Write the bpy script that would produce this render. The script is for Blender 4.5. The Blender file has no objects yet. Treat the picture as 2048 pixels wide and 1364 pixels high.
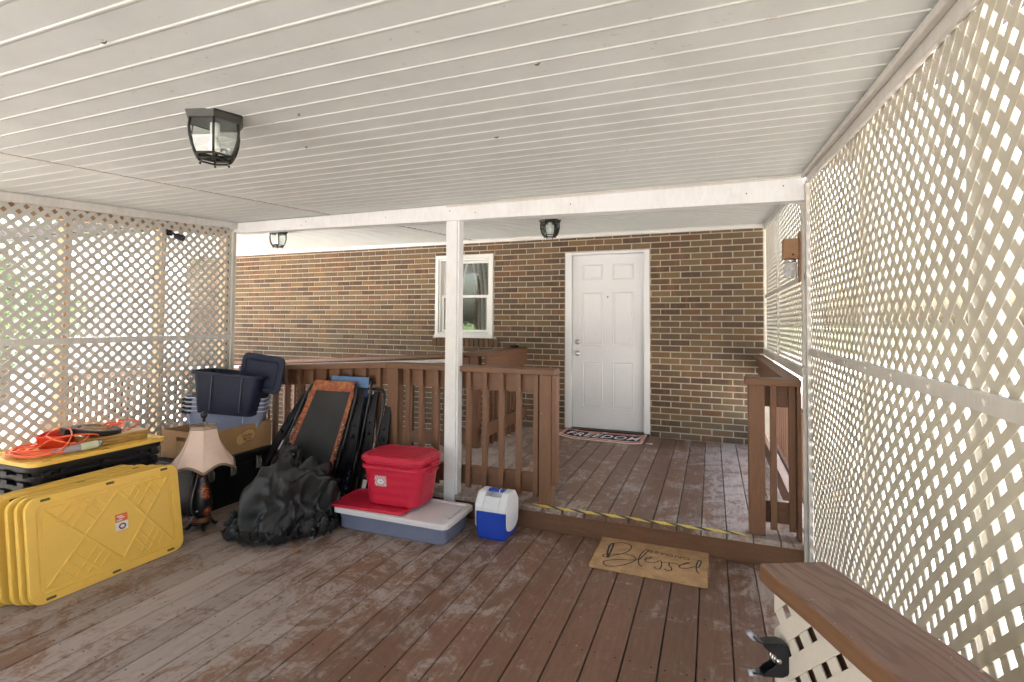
import bpy, bmesh, math, random
from mathutils import Vector, Matrix, noise
random.seed(7)
S = bpy.context.scene
C = S.collection
PI = math.pi
# ------------------------------------------------------------------ camera
def cam_axes(yaw, pitch, roll):
    cy, sy, cp, sp = math.cos(yaw), math.sin(yaw), math.cos(pitch), math.sin(pitch)
    f = Vector((-sy*cp, cy*cp, sp)); r = Vector((cy, sy, 0)); u = r.cross(f)
    c, s = math.cos(roll), math.sin(roll)
    return (c*r+s*u, -s*r+c*u, f)
r_, u_, f_ = cam_axes(0.36945, 0.029646, 0.0066727)
cam = bpy.data.objects.new('camera', bpy.data.cameras.new('camera')); C.objects.link(cam)
m = Matrix((r_, u_, -f_)).transposed().to_4x4(); m.translation = Vector((0, 0, 1.43))
cam.matrix_world = m
cam.data.sensor_width = 36; cam.data.lens = 1032.08/2048*36
cam.data.shift_y = (613.4-682)/2048
cam.data.clip_start = 0.02; cam.data.clip_end = 2000
S.camera = cam
# ------------------------------------------------------------------ world, sun, exposure
SUN_EL, SUN_AZ = math.radians(62), math.radians(-25)     # azimuth from +Y towards +X
W = bpy.data.worlds.new('World'); S.world = W; W.use_nodes = True
nt = W.node_tree; bgn = nt.nodes['Background']
sky = nt.nodes.new('ShaderNodeTexSky'); sky.sky_type = 'NISHITA'; sky.sun_disc = False
sky.sun_elevation = SUN_EL; sky.sun_rotation = SUN_AZ
sky.air_density = 1.3; sky.dust_density = 6.0; sky.ozone_density = 0.6
nt.links.new(sky.outputs[0], bgn.inputs[0]); bgn.inputs[1].default_value = 0.15
sl = bpy.data.lights.new('sun', 'SUN'); sl.energy = 4.2; sl.angle = math.radians(0.5); sl.color = (1, .975, .94)
sun = bpy.data.objects.new('sun', sl); C.objects.link(sun)
sd = Vector((math.sin(SUN_AZ)*math.cos(SUN_EL), math.cos(SUN_AZ)*math.cos(SUN_EL), math.sin(SUN_EL)))
sun.rotation_euler = sd.to_track_quat('Z', 'Y').to_euler()
S.view_settings.view_transform = 'Standard'; S.view_settings.look = 'None'
S.view_settings.exposure = 2.80; S.view_settings.gamma = 1

# ------------------------------------------------------------------ materials
def nmat(name):
    M = bpy.data.materials.new(name); M.use_nodes = True
    t = M.node_tree; return M, t, t.nodes['Principled BSDF']
def N(t, typ, **kw):
    n = t.nodes.new(typ)
    for k, v in kw.items(): setattr(n, k, v)
    return n
def lk(t, a, b): t.links.new(a, b)
def noise_n(t, scale, detail=4, rough=.6, vec=None, dist=0):
    n = N(t, 'ShaderNodeTexNoise'); n.inputs['Scale'].default_value = scale
    n.inputs['Detail'].default_value = detail; n.inputs['Roughness'].default_value = rough
    n.inputs['Distortion'].default_value = dist
    if vec is not None: lk(t, vec, n.inputs['Vector'])
    return n
def mapping(t, src, sc=(1, 1, 1)):
    mp = N(t, 'ShaderNodeMapping'); mp.inputs['Scale'].default_value = sc
    lk(t, src, mp.inputs['Vector']); return mp.outputs[0]
def ramp(t, fac, stops):
    r = N(t, 'ShaderNodeValToRGB'); cr = r.color_ramp
    while len(cr.elements) > 1: cr.elements.remove(cr.elements[-1])
    cr.elements[0].position = stops[0][0]; cr.elements[0].color = (*stops[0][1], 1) if len(stops[0][1]) == 3 else stops[0][1]
    for p, c in stops[1:]:
        e = cr.elements.new(p); e.color = (*c, 1)
    lk(t, fac, r.inputs[0]); return r.outputs[0]
def mix(t, a, b, fac, mode='MIX'):
    n = N(t, 'ShaderNodeMix', data_type='RGBA', blend_type=mode)
    for s, v in ((n.inputs[0], fac), (n.inputs[6], a), (n.inputs[7], b)):
        if isinstance(v, (int, float)): s.default_value = v
        elif isinstance(v, tuple): s.default_value = (*v, 1)
        else: lk(t, v, s)
    return n.outputs[2]
def math_n(t, op, a, b=0.0, c=None):
    n = N(t, 'ShaderNodeMath', operation=op)
    for i, v in enumerate((a, b) if c is None else (a, b, c)):
        if isinstance(v, (int, float)): n.inputs[i].default_value = v
        else: lk(t, v, n.inputs[i])
    return n.outputs[0]
def bump(t, bs, h, strength=.3, dist=.002):
    b = N(t, 'ShaderNodeBump'); b.inputs['Strength'].default_value = strength; b.inputs['Distance'].default_value = dist
    lk(t, h, b.inputs['Height']); lk(t, b.outputs[0], bs.inputs['Normal'])
def pos(t): return N(t, 'ShaderNodeNewGeometry').outputs['Position']
def objc(t): return N(t, 'ShaderNodeTexCoord').outputs['Object']
def attr(t, nm='rnd'):
    a = N(t, 'ShaderNodeAttribute'); a.attribute_name = nm; return a.outputs['Fac']

def plain(name, col, rough=.5, metal=0, var=.12, nscale=14, bumpk=.08, spec=.5, trans=0):
    M, t, b = nmat(name); v = objc(t)
    n = noise_n(t, nscale, 5, .6, v); n2 = noise_n(t, nscale*7, 3, .6, v)
    k = math_n(t, 'ADD', math_n(t, 'MULTIPLY', n.outputs[0], .7), math_n(t, 'MULTIPLY', n2.outputs[0], .3))
    c = ramp(t, k, [(.3, tuple(x*(1-var) for x in col)), (.7, tuple(min(1, x*(1+var)) for x in col))])
    lk(t, c, b.inputs['Base Color'])
    rr = math_n(t, 'MULTIPLY_ADD', n.outputs[0], .2, rough-.1); lk(t, rr, b.inputs['Roughness'])
    b.inputs['Metallic'].default_value = metal; b.inputs['Specular IOR Level'].default_value = spec
    if trans: b.inputs['Subsurface Weight'].default_value = 0
    bump(t, b, n2.outputs[0], bumpk, .001)
    return M

def deck_mat(name, grain_axis='Y', wearbias=0.0, brown=(.190, .104, .066), grey=(.345, .27, .228), dyn=True):
    M, t, b = nmat(name); p = pos(t); rn = attr(t)
    sc = {'Y': (1, .12, 1), 'X': (.12, 1, 1), 'Z': (1, 1, .12)}[grain_axis]
    # shift each board's pattern by its own number
    off = N(t, 'ShaderNodeCombineXYZ'); lk(t, math_n(t, 'MULTIPLY', rn, 37.0), off.inputs[2])
    va = N(t, 'ShaderNodeVectorMath', operation='ADD'); lk(t, p, va.inputs[0]); lk(t, off.outputs[0], va.inputs[1])
    pv = va.outputs[0]
    big = noise_n(t, .9, 3, .5, p); mid = noise_n(t, 4.2, 6, .70, mapping(t, p, (1, .85, 1)), 1.8)
    scuff = noise_n(t, 11, 6, .72, mapping(t, p, (1, .9, 1)), 3.0)
    grain = noise_n(t, 60, 5, .65, mapping(t, pv, sc)); fine = noise_n(t, 260, 3, .6, mapping(t, pv, sc))
    w = math_n(t, 'MULTIPLY_ADD', big.outputs[0], .42, math_n(t, 'MULTIPLY', mid.outputs[0], .85))
    w = math_n(t, 'ADD', w, math_n(t, 'MULTIPLY', scuff.outputs[0], .50))
    w = math_n(t, 'ADD', w, math_n(t, 'MULTIPLY', grain.outputs[0], .18))
    w = math_n(t, 'ADD', w, math_n(t, 'MULTIPLY', rn, .07))
    if dyn:   # the traffic side of the porch (left) is worn most
        sx = N(t, 'ShaderNodeSeparateXYZ'); lk(t, p, sx.inputs[0])
        g = N(t, 'ShaderNodeMapRange'); lk(t, sx.outputs[0], g.inputs[0])
        g.inputs[1].default_value = -2.3; g.inputs[2].default_value = -.7; g.inputs[3].default_value = .095; g.inputs[4].default_value = -.085
        w = math_n(t, 'ADD', w, g.outputs[0])
        g2 = N(t, 'ShaderNodeMapRange'); lk(t, sx.outputs[0], g2.inputs[0])
        g2.inputs[1].default_value = -.35; g2.inputs[2].default_value = .1; g2.inputs[3].default_value = 0; g2.inputs[4].default_value = .10
        w = math_n(t, 'ADD', w, g2.outputs[0])
    w = math_n(t, 'ADD', w, wearbias)
    mask = ramp(t, w, [(.90, (0, 0, 0)), (1.06, (.55, .55, .55)), (1.22, (1, 1, 1))]) if False else None
    mr = N(t, 'ShaderNodeMapRange'); mr.interpolation_type = 'SMOOTHSTEP'; lk(t, w, mr.inputs[0])
    mr.inputs[1].default_value = .96; mr.inputs[2].default_value = 1.16
    mk = mr.outputs[0]
    bcol = ramp(t, grain.outputs[0], [(.3, tuple(x*.86 for x in brown)), (.7, tuple(x*1.14 for x in brown))])
    red = mix(t, bcol, (.19, .066, .030), math_n(t, 'MULTIPLY', ramp(t, scuff.outputs[0], [(.50, (0, 0, 0)), (.60, (1, 1, 1))]), .45))
    gcol = ramp(t, grain.outputs[0], [(.25, tuple(x*.78 for x in grey)), (.75, tuple(x*1.12 for x in grey))])
    gc2 = mix(t, gcol, (.42, .36, .32), math_n(t, 'MULTIPLY', big.outputs[0], .25))
    col = mix(t, red, gc2, mk)
    shade = N(t, 'ShaderNodeMapRange'); lk(t, rn, shade.inputs[0]); shade.inputs[3].default_value = .86; shade.inputs[4].default_value = 1.12
    cc = N(t, 'ShaderNodeCombineColor');
    for i in range(3): lk(t, shade.outputs[0], cc.inputs[i])
    col = mix(t, col, cc.outputs[0], 1.0, 'MULTIPLY')
    # pale specks (droppings, grit)
    vo = N(t, 'ShaderNodeTexVoronoi'); vo.inputs['Scale'].default_value = 9; lk(t, p, vo.inputs['Vector'])
    sp = math_n(t, 'LESS_THAN', vo.outputs['Distance'], .035)
    col = mix(t, col, (.6, .5, .4), math_n(t, 'MULTIPLY', sp, .7))
    lk(t, col, b.inputs['Base Color'])
    lk(t, math_n(t, 'MULTIPLY_ADD', mk, .25, .48), b.inputs['Roughness'])
    b.inputs['Specular IOR Level'].default_value = .35
    hh = math_n(t, 'ADD', math_n(t, 'MULTIPLY', grain.outputs[0], .7), math_n(t, 'MULTIPLY', fine.outputs[0], .5))
    hh = math_n(t, 'ADD', hh, math_n(t, 'MULTIPLY', mk, -.3))
    bump(t, b, hh, .35, .0025)
    return M

def paint_mat(name, col, dirt=(.30, .26, .20), dirtk=.35, rough=.45, axis=(1, 1, .3)):
    M, t, b = nmat(name); p = pos(t)
    n = noise_n(t, 3, 5, .6, p, .5); n2 = noise_n(t, 40, 5, .7, mapping(t, p, axis)); n3 = noise_n(t, 140, 2, .5, p)
    k = ramp(t, math_n(t, 'ADD', math_n(t, 'MULTIPLY', n.outputs[0], .55), math_n(t, 'MULTIPLY', n2.outputs[0], .45)), [(.45, (0, 0, 0)), (.72, (1, 1, 1))])
    c = mix(t, col, dirt, math_n(t, 'MULTIPLY', k, dirtk))
    lk(t, c, b.inputs['Base Color']); b.inputs['Roughness'].default_value = rough
    bump(t, b, math_n(t, 'ADD', n2.outputs[0], math_n(t, 'MULTIPLY', n3.outputs[0], .5)), .15, .001)
    return M

def ceiling_mat():
    M, t, b = nmat('vinyl_soffit'); p = pos(t)
    n = noise_n(t, 2.2, 5, .65, p, .6); sp = noise_n(t, 55, 3, .55, mapping(t, p, (.5, 1, 1))); sp2 = noise_n(t, 1.3, 3, .5, p)
    spots = math_n(t, 'GREATER_THAN', math_n(t, 'ADD', sp.outputs[0], math_n(t, 'MULTIPLY', sp2.outputs[0], .28)), .855)
    col = ramp(t, n.outputs[0], [(.3, (.53, .56, .53)), (.7, (.61, .64, .615))])
    col = mix(t, col, (.33, .25, .18), math_n(t, 'MULTIPLY', spots, .45))
    # darker, warmer tone along the groove bottoms
    g = attr(t, 'rnd'); col = mix(t, col, (.45, .42, .36), math_n(t, 'MULTIPLY', g, .22))
    lk(t, col, b.inputs['Base Color']); b.inputs['Roughness'].default_value = .5
    bump(t, b, noise_n(t, 90, 3, .5, mapping(t, p, (.1, 1, 1))).outputs[0], .06, .001)
    return M

def brick_mat():
    M, t, b = nmat('brick'); p = pos(t); rn = attr(t)
    base = ramp(t, rn, [(0, (.082, .052, .034)), (.2, (.125, .080, .048)), (.42, (.165, .118, .066)), (.62, (.100, .066, .045)), (.80, (.19, .128, .068)), (.92, (.145, .074, .040)), (1, (.20, .125, .060))])
    n = noise_n(t, 14, 3, .55, mapping(t, p, (1, 1, .25)), .3); n2 = noise_n(t, 160, 4, .7, p); n3 = noise_n(t, 30, 5, .7, p)
    fl = ramp(t, n.outputs[0], [(.52, (0, 0, 0)), (.68, (1, 1, 1))])
    c = mix(t, base, (.25, .125, .060), math_n(t, 'MULTIPLY', fl, .50))
    c = mix(t, c, (.075, .048, .042), math_n(t, 'MULTIPLY', ramp(t, n3.outputs[0], [(.55, (0, 0, 0)), (.75, (1, 1, 1))]), .45))
    lk(t, c, b.inputs['Base Color']); b.inputs['Roughness'].default_value = .8; b.inputs['Specular IOR Level'].default_value = .3
    bump(t, b, math_n(t, 'ADD', n2.outputs[0], n3.outputs[0]), .5, .002)
    return M

def lattice_mat(name, c1, c2):
    M, t, b = nmat(name); p = pos(t)
    n = noise_n(t, 3.5, 5, .6, p, .4); n2 = noise_n(t, 120, 4, .6, mapping(t, p, (1, 1, 1)))
    c = ramp(t, n.outputs[0], [(.3, c1), (.7, c2)])
    c = mix(t, c, tuple(x*.7 for x in c1), math_n(t, 'MULTIPLY', n2.outputs[0], .35))
    lk(t, c, b.inputs['Base Color']); b.inputs['Roughness'].default_value = .55
    bump(t, b, n2.outputs[0], .2, .0006)
    tl = N(t, 'ShaderNodeBsdfTranslucent'); lk(t, c, tl.inputs[0])
    mx = N(t, 'ShaderNodeMixShader'); mx.inputs[0].default_value = .16
    lk(t, b.outputs[0], mx.inputs[1]); lk(t, tl.outputs[0], mx.inputs[2]); lk(t, mx.outputs[0], t.nodes['Material Output'].inputs[0])
    return M

def glass_mat(name, tint=(.9, .95, .93), rough=.02, alpha=.25):
    M, t, b = nmat(name)
    g = N(t, 'ShaderNodeBsdfGlossy'); g.inputs['Roughness'].default_value = rough
    tr = N(t, 'ShaderNodeBsdfTransparent'); tr.inputs[0].default_value = (*tint, 1)
    fr = N(t, 'ShaderNodeFresnel'); fr.inputs[0].default_value = 1.45
    nb = noise_n(t, 25, 2, .5, objc(t)); bp = N(t, 'ShaderNodeBump'); bp.inputs['Strength'].default_value = .15; bp.inputs['Distance'].default_value = .002
    lk(t, nb.outputs[0], bp.inputs['Height']); lk(t, bp.outputs[0], g.inputs['Normal'])
    mx = N(t, 'ShaderNodeMixShader'); lk(t, math_n(t, 'MULTIPLY_ADD', fr.outputs[0], 1.0, alpha*.25), mx.inputs[0])
    lk(t, tr.outputs[0], mx.inputs[1]); lk(t, g.outputs[0], mx.inputs[2])
    lk(t, mx.outputs[0], t.nodes['Material Output'].inputs[0])
    return M

def haze_plastic(name, col, clear=.5, rough=.3):
    M, t, b = nmat(name)
    n = noise_n(t, 9, 4, .6, objc(t))
    lk(t, ramp(t, n.outputs[0], [(.3, tuple(x*.9 for x in col)), (.7, col)]), b.inputs['Base Color']); b.inputs['Roughness'].default_value = rough
    tr = N(t, 'ShaderNodeBsdfTransparent'); tr.inputs[0].default_value = (.93, .95, 1, 1)
    mx = N(t, 'ShaderNodeMixShader'); mx.inputs[0].default_value = clear
    lk(t, b.outputs[0], mx.inputs[1]); lk(t, tr.outputs[0], mx.inputs[2]); lk(t, mx.outputs[0], t.nodes['Material Output'].inputs[0])
    return M

M_deck = deck_mat('deck_boards', 'Y')
M_land = deck_mat('landing_boards', 'Y', wearbias=.05, brown=(.185, .108, .070), grey=(.37, .30, .255))
M_railx = deck_mat('rail_wood_x', 'X', wearbias=-.32, brown=(.172, .088, .047), dyn=False)
M_raily = deck_mat('rail_wood_y', 'Y', wearbias=-.32, brown=(.172, .088, .047), dyn=False)
M_railz = deck_mat('rail_wood_z', 'Z', wearbias=-.36, brown=(.172, .088, .047), dyn=False)
M_white = paint_mat('white_paint', (.76, .77, .77), (.45, .41, .36), .35)
M_trim = paint_mat('grey_white_trim', (.60, .585, .55), (.34, .31, .26), .5)
M_trimR = paint_mat('weathered_trim', (.60, .58, .53), (.34, .30, .25), .5)
M_latL = lattice_mat('lattice_grey', (.57, .555, .50), (.66, .645, .59))
M_latR = lattice_mat('lattice_beige', (.58, .54, .43), (.68, .64, .53))
M_ceil = ceiling_mat()
M_brick = brick_mat()
M_mortar = plain('mortar', (.51, .465, .36), .9, var=.18, nscale=20, bumpk=.4)
M_stud = plain('raw_stud', (.40, .25, .13), .8, var=.25, nscale=10)
M_door = paint_mat('door_paint', (.76, .77, .78), (.62, .60, .56), .25, .35)
M_vinyl = paint_mat('window_vinyl', (.78, .78, .74), (.5, .48, .42), .3, .4)
M_black = plain('black_plastic', (.009, .009, .011), .42, var=.3, nscale=30, spec=.3)
M_blackm = plain('black_metal', (.016, .016, .019), .32, metal=.3, var=.3)
M_bronze = plain('dark_bronze', (.030, .030, .024), .42, metal=.4, var=.4)
M_steel = plain('satin_nickel', (.55, .53, .50), .28, metal=1, var=.1)
M_yel = plain('yellow_plastic', (.82, .50, .080), .38, var=.06, nscale=5, bumpk=.05)
M_red = plain('red_plastic', (.56, .018, .050), .32, var=.05, nscale=4, bumpk=.02)
M_navy = plain('navy_plastic', (.009, .014, .036), .5, var=.2, spec=.3)
M_blue = plain('cooler_blue', (.012, .055, .42), .33, var=.08)
M_wp = plain('cooler_white', (.74, .75, .77), .35, var=.04, nscale=6)
M_lidw = plain('tray_lid_white', (.72, .68, .68), .35, var=.05)
M_clearb = haze_plastic('clear_bin', (.58, .64, .82), .66)
M_clearu = haze_plastic('frosted_tray', (.22, .24, .34), .12, .35)
M_card = plain('cardboard', (.42, .25, .115), .85, var=.1, nscale=25, bumpk=.15)
M_cardl = plain('cardboard_print', (.56, .37, .16), .85, var=.06)
M_cardd = plain('cardboard_ink', (.20, .095, .03), .85)
M_shade = plain('shade_fabric', (.66, .50, .41), .9, var=.05, nscale=40)
M_gold = plain('trim_gold', (.24, .17, .11), .7, var=.4, nscale=200)
M_copper = plain('copper_brown', (.13, .05, .025), .35, metal=.3)
M_paper = plain('paper_white', (.75, .74, .72), .6, var=.05)
M_orange = plain('orange_print', (.75, .16, .03), .6)
M_cord = plain('orange_cord', (.82, .13, .035), .4, var=.08)
M_plank = deck_mat('cap_plank', 'Y', wearbias=-.20, brown=(.150, .070, .045), grey=(.24, .155, .12), dyn=False)
def plank_mat():
    M, t, b = nmat('grained_plank'); mp = N(t, 'ShaderNodeMapping'); lk(t, objc(t), mp.inputs[0]); mp.inputs['Rotation'].default_value = (0, 0, math.radians(64.5))
    p = mp.outputs[0]
    warp_ = noise_n(t, 5, 3, .5, mapping(t, p, (.35, 1.6, 1)), .3); 
    sx = N(t, 'ShaderNodeSeparateXYZ'); lk(t, p, sx.inputs[0])
    ph = math_n(t, 'ADD', math_n(t, 'MULTIPLY', sx.outputs[1], 260.0), math_n(t, 'MULTIPLY', warp_.outputs[0], 62.0))
    ring = math_n(t, 'SINE', ph); ring = math_n(t, 'POWER', math_n(t, 'MULTIPLY_ADD', ring, .5, .5), 3.0)
    gr = noise_n(t, 90, 4, .6, mapping(t, p, (.06, 1, 1))); bl = noise_n(t, 7, 5, .65, p); sp = noise_n(t, 70, 2, .5, p)
    c = ramp(t, gr.outputs[0], [(.3, (.185, .105, .072)), (.7, (.255, .155, .112))])
    c = mix(t, c, (.125, .060, .038), math_n(t, 'MULTIPLY', ring, .62))
    c = mix(t, c, (.17, .075, .045), math_n(t, 'MULTIPLY', ramp(t, bl.outputs[0], [(.45, (0, 0, 0)), (.65, (1, 1, 1))]), .55))
    c = mix(t, c, (.55, .45, .38), math_n(t, 'MULTIPLY', math_n(t, 'GREATER_THAN', sp.outputs[0], .74), .6))
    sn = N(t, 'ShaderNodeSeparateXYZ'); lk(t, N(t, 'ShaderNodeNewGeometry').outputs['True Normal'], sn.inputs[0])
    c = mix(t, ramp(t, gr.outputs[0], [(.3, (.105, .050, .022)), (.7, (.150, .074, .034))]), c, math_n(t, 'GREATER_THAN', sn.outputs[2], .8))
    lk(t, c, b.inputs['Base Color']); b.inputs['Roughness'].default_value = .55
    bump(t, b, math_n(t, 'ADD', math_n(t, 'MULTIPLY', ring, -.8), gr.outputs[0]), .45, .0015); return M
M_plank = plank_mat()
M_coir = plain('coir', (.47, .285, .135), .95, var=.32, nscale=16, bumpk=1.0)
M_ink = plain('mat_ink', (.035, .028, .022), .95, var=.4, nscale=60)
M_inkfade = plain('faded_mat_ink', (.20, .12, .06), .95, var=.3, nscale=60)
M_tapey = plain('tape_yellow', (.70, .52, .10), .5, var=.2, nscale=25)
M_tapeb = plain('tape_black', (.045, .045, .042), .55, var=.5, nscale=25)
M_wood = plain('fir_block', (.30, .165, .085), .7, var=.25, nscale=20)
M_slab = plain('varnished_slab', (.42, .24, .06), .4, var=.25)
M_glass = glass_mat('clear_glass')
M_wglass = glass_mat('window_glass', (.8, .86, .84), .01, .6)
M_leafdry = plain('dry_leaf', (.32, .17, .07), .8)
M_bug = plain('dead_bug', (.10, .06, .035), .8)
M_dark = plain('dark_gap', (.015, .014, .012), .9)
M_green = plain('green_fabric', (.16, .36, .22), .7)
M_cream = plain('cream_print', (.80, .64, .52), .9, var=.1, nscale=60)
M_redmat = plain('mat_red', (.42, .06, .035), .9, var=.15, nscale=60)
M_navymat = plain('mat_navy', (.015, .024, .065), .9, var=.2, nscale=60)
M_gravel = plain('pale_concrete', (.56, .52, .48), .9, var=.12, nscale=.8, bumpk=.4)
M_grass = plain('grass', (.085, .12, .035), .9, var=.35, nscale=3, bumpk=.6)
M_roof = plain('roof_shingle', (.09, .08, .075), .9, var=.3, nscale=6)
M_bark = plain('bark', (.10, .075, .055), .9, var=.4)
M_leaf = plain('leaf', (.13, .20, .075), .6, var=.4, nscale=2)

def fabric_black():
    M, t, b = nmat('black_sling'); v = objc(t)
    n = noise_n(t, 300, 2, .5, v); n1 = noise_n(t, 4, 4, .6, v)
    lk(t, ramp(t, n1.outputs[0], [(.3, (.022, .022, .022)), (.7, (.042, .040, .037))]), b.inputs['Base Color'])
    b.inputs['Roughness'].default_value = .75; bump(t, b, n.outputs[0], .4, .0008); return M
M_sling = fabric_black()
def batik(name, cols, sc=15):
    M, t, b = nmat(name); v = objc(t)
    n = noise_n(t, sc, 6, .75, v, 2.5)
    lk(t, ramp(t, n.outputs[0], cols), b.inputs['Base Color']); b.inputs['Roughness'].default_value = .85
    bump(t, b, n.outputs[0], .2, .001); return M
M_batik = batik('rust_batik', [(.28, (.10, .025, .03)), (.42, (.27, .060, .035)), (.52, (.33, .095, .045)), (.60, (.42, .22, .07)), (.66, (.30, .08, .05)), (.72, (.20, .05, .04))])
M_bluef = plain('blue_fabric', (.11, .20, .36), .8, var=.15)
M_navyf = plain('navy_fabric', (.02, .035, .10), .8, var=.15)
def floral():
    M, t, b = nmat('lamp_floral'); v = objc(t)
    blob = noise_n(t, 9, 1, .4, v); pet = noise_n(t, 55, 3, .6, v, .8)
    m_ = N(t, 'ShaderNodeMapRange'); lk(t, blob.outputs[0], m_.inputs[0]); m_.inputs[1].default_value = .54; m_.inputs[2].default_value = .60
    c = ramp(t, pet.outputs[0], [(.36, (.03, .010, .008)), (.46, (.33, .045, .015)), (.56, (.60, .14, .045)), (.66, (.55, .30, .14))])
    lk(t, mix(t, (.010, .012, .015), c, m_.outputs[0]), b.inputs['Base Color']); b.inputs['Roughness'].default_value = .28; return M
M_floral = floral()
def sheet_mat():
    M, t, b = nmat('black_sheeting'); v = objc(t)
    n = noise_n(t, 5, 5, .6, v); n2 = noise_n(t, 400, 2, .5, v)
    lk(t, ramp(t, n.outputs[0], [(.3, (.013, .013, .0145)), (.7, (.026, .0245, .023))]), b.inputs['Base Color'])
    b.inputs['Roughness'].default_value = .42; b.inputs['Specular IOR Level'].default_value = .4
    bump(t, b, n2.outputs[0], .25, .0006); return M
M_sheet = sheet_mat()

# ------------------------------------------------------------------ mesh builder
class MB:
    def __init__(s): s.ch = []; s.v = []; s.f = []; s.mi = []; s.rn = []; s.sm = []; s.xf = None; s.cur = 0; s.r = .5; s.smooth = False
    def add(s, vs, fs):
        o = len(s.v); s.ch.append((o, len(s.f)))
        s.v += [Vector(s.xf(Vector(p))) if s.xf else Vector(p) for p in vs]
        for f in fs: s.f.append([o+i for i in f]); s.mi.append(s.cur); s.rn.append(s.r); s.sm.append(s.smooth)
        return s
    def box(s, x0, x1, y0, y1, z0, z1):
        v = [(x, y, z) for x in (x0, x1) for y in (y0, y1) for z in (z0, z1)]
        return s.add(v, [(0, 1, 3, 2), (4, 6, 7, 5), (0, 4, 5, 1), (2, 3, 7, 6), (0, 2, 6, 4), (1, 5, 7, 3)])
    def obox(s, M, sx, sy, sz):
        v = [M @ Vector((x*sx/2, y*sy/2, z*sz/2)) for x in (-1, 1) for y in (-1, 1) for z in (-1, 1)]
        return s.add(v, [(0, 1, 3, 2), (4, 6, 7, 5), (0, 4, 5, 1), (2, 3, 7, 6), (0, 2, 6, 4), (1, 5, 7, 3)])
    def bar(s, a, b, w, h, up=(0, 0, 1)):
        a, b = Vector(a), Vector(b); d = (b-a); L = d.length; d.normalize()
        x = d.cross(Vector(up)).normalized(); z = x.cross(d)
        M = Matrix((x, d, z)).transposed().to_4x4(); M.translation = (a+b)/2
        return s.obox(M, w, L, h)
    def tube(s, pts, r, n=8, closed=False, cap=True):
        pts = [Vector(p) for p in pts]; m = len(pts); sm = s.smooth; s.smooth = True
        t0 = (pts[1]-pts[0]).normalized(); nr = t0.orthogonal().normalized(); vs = []
        for i, p in enumerate(pts):
            if closed: t = (pts[(i+1) % m]-pts[i-1]).normalized()
            else: t = (pts[min(i+1, m-1)]-pts[max(i-1, 0)]).normalized()
            nr = (nr-t*nr.dot(t)).normalized(); bn = t.cross(nr)
            rr = r[i] if isinstance(r, (list, tuple)) else r
            vs += [p+nr*rr*math.cos(2*PI*k/n)+bn*rr*math.sin(2*PI*k/n) for k in range(n)]
        fs = []
        for i in range(m if closed else m-1):
            a, b2 = i*n, ((i+1) % m)*n
            fs += [(a+k, a+(k+1) % n, b2+(k+1) % n, b2+k) for k in range(n)]
        if cap and not closed: fs += [tuple(range(n-1, -1, -1)), tuple(range((m-1)*n, m*n))]
        s.add(vs, fs); s.smooth = sm; return s
    def rings(s, rings, cap0=True, cap1=True):
        n = len(rings[0]); vs = [p for r in rings for p in r]; fs = []
        for i in range(len(rings)-1):
            fs += [(i*n+k, i*n+(k+1) % n, (i+1)*n+(k+1) % n, (i+1)*n+k) for k in range(n)]
        if cap0: fs.append(tuple(range(n-1, -1, -1)))
        if cap1: fs.append(tuple(range((len(rings)-1)*n, len(rings)*n)))
        return s.add(vs, fs)
    def lathe(s, prof, n=24, c=(0, 0, 0), cap=True, ph=0):
        sm = s.smooth; s.smooth = True
        s.rings([[Vector((c[0]+r*math.cos(2*PI*k/n+ph), c[1]+r*math.sin(2*PI*k/n+ph), c[2]+z)) for k in range(n)] for r, z in prof], cap, cap)
        s.smooth = sm; return s
    def sphere(s, c, r, n=12):
        return s.lathe([(max(r*math.sin(PI*i/(n//2)), 1e-4), -r*math.cos(PI*i/(n//2))) for i in range(n//2+1)], n, c)
    def build(s, name, mats, parent=None, bevel=0, sub=0, world=True):
        me = bpy.data.meshes.new(name)
        o = bpy.data.objects.new(name, me); C.objects.link(o)
        off = Vector((0, 0, 0))
        if parent is not None:
            o.parent = parent
            if world:
                q = parent
                while q is not None: off = off+Vector(q.location); q = q.parent
        me.from_pydata([p-off for p in s.v], [], s.f)
        if not isinstance(mats, (list, tuple)): mats = [mats]
        for mt in mats: me.materials.append(mt)
        me.polygons.foreach_set('material_index', s.mi); me.polygons.foreach_set('use_smooth', s.sm)
        a = me.attributes.new('rnd', 'FLOAT', 'FACE'); a.data.foreach_set('value', s.rn)
        me.update()
        bm = bmesh.new(); bm.from_mesh(me); bmesh.ops.recalc_face_normals(bm, faces=bm.faces); bm.to_mesh(me); bm.free()
        if bevel:
            md = o.modifiers.new('bevel', 'BEVEL'); md.width = bevel; md.segments = 2; md.limit_method = 'ANGLE'; md.angle_limit = math.radians(50)
        if sub:
            md = o.modifiers.new('sub', 'SUBSURF'); md.levels = sub; md.render_levels = sub
        return o
def parts(g, name, mats, parent=None, bevel=0, world=True, per=1):
    '''build every added shape (or every run of `per` shapes) as an object of its own'''
    ch = g.ch[::per]; out = []
    for i, (v0, f0) in enumerate(ch):
        v1, f1 = ch[i+1] if i+1 < len(ch) else (len(g.v), len(g.f))
        h = MB(); h.v = g.v[v0:v1]; h.f = [[k-v0 for k in f] for f in g.f[f0:f1]]; h.mi = g.mi[f0:f1]; h.rn = g.rn[f0:f1]; h.sm = g.sm[f0:f1]
        out.append(h.build(name, mats, parent, bevel, 0, world))
    return out
def tag(o, label=None, cat=None, group=None, kind=None):
    if label: o['label'] = label
    if cat: o['category'] = cat
    if group: o['group'] = group
    if kind: o['kind'] = kind
    return o
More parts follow.
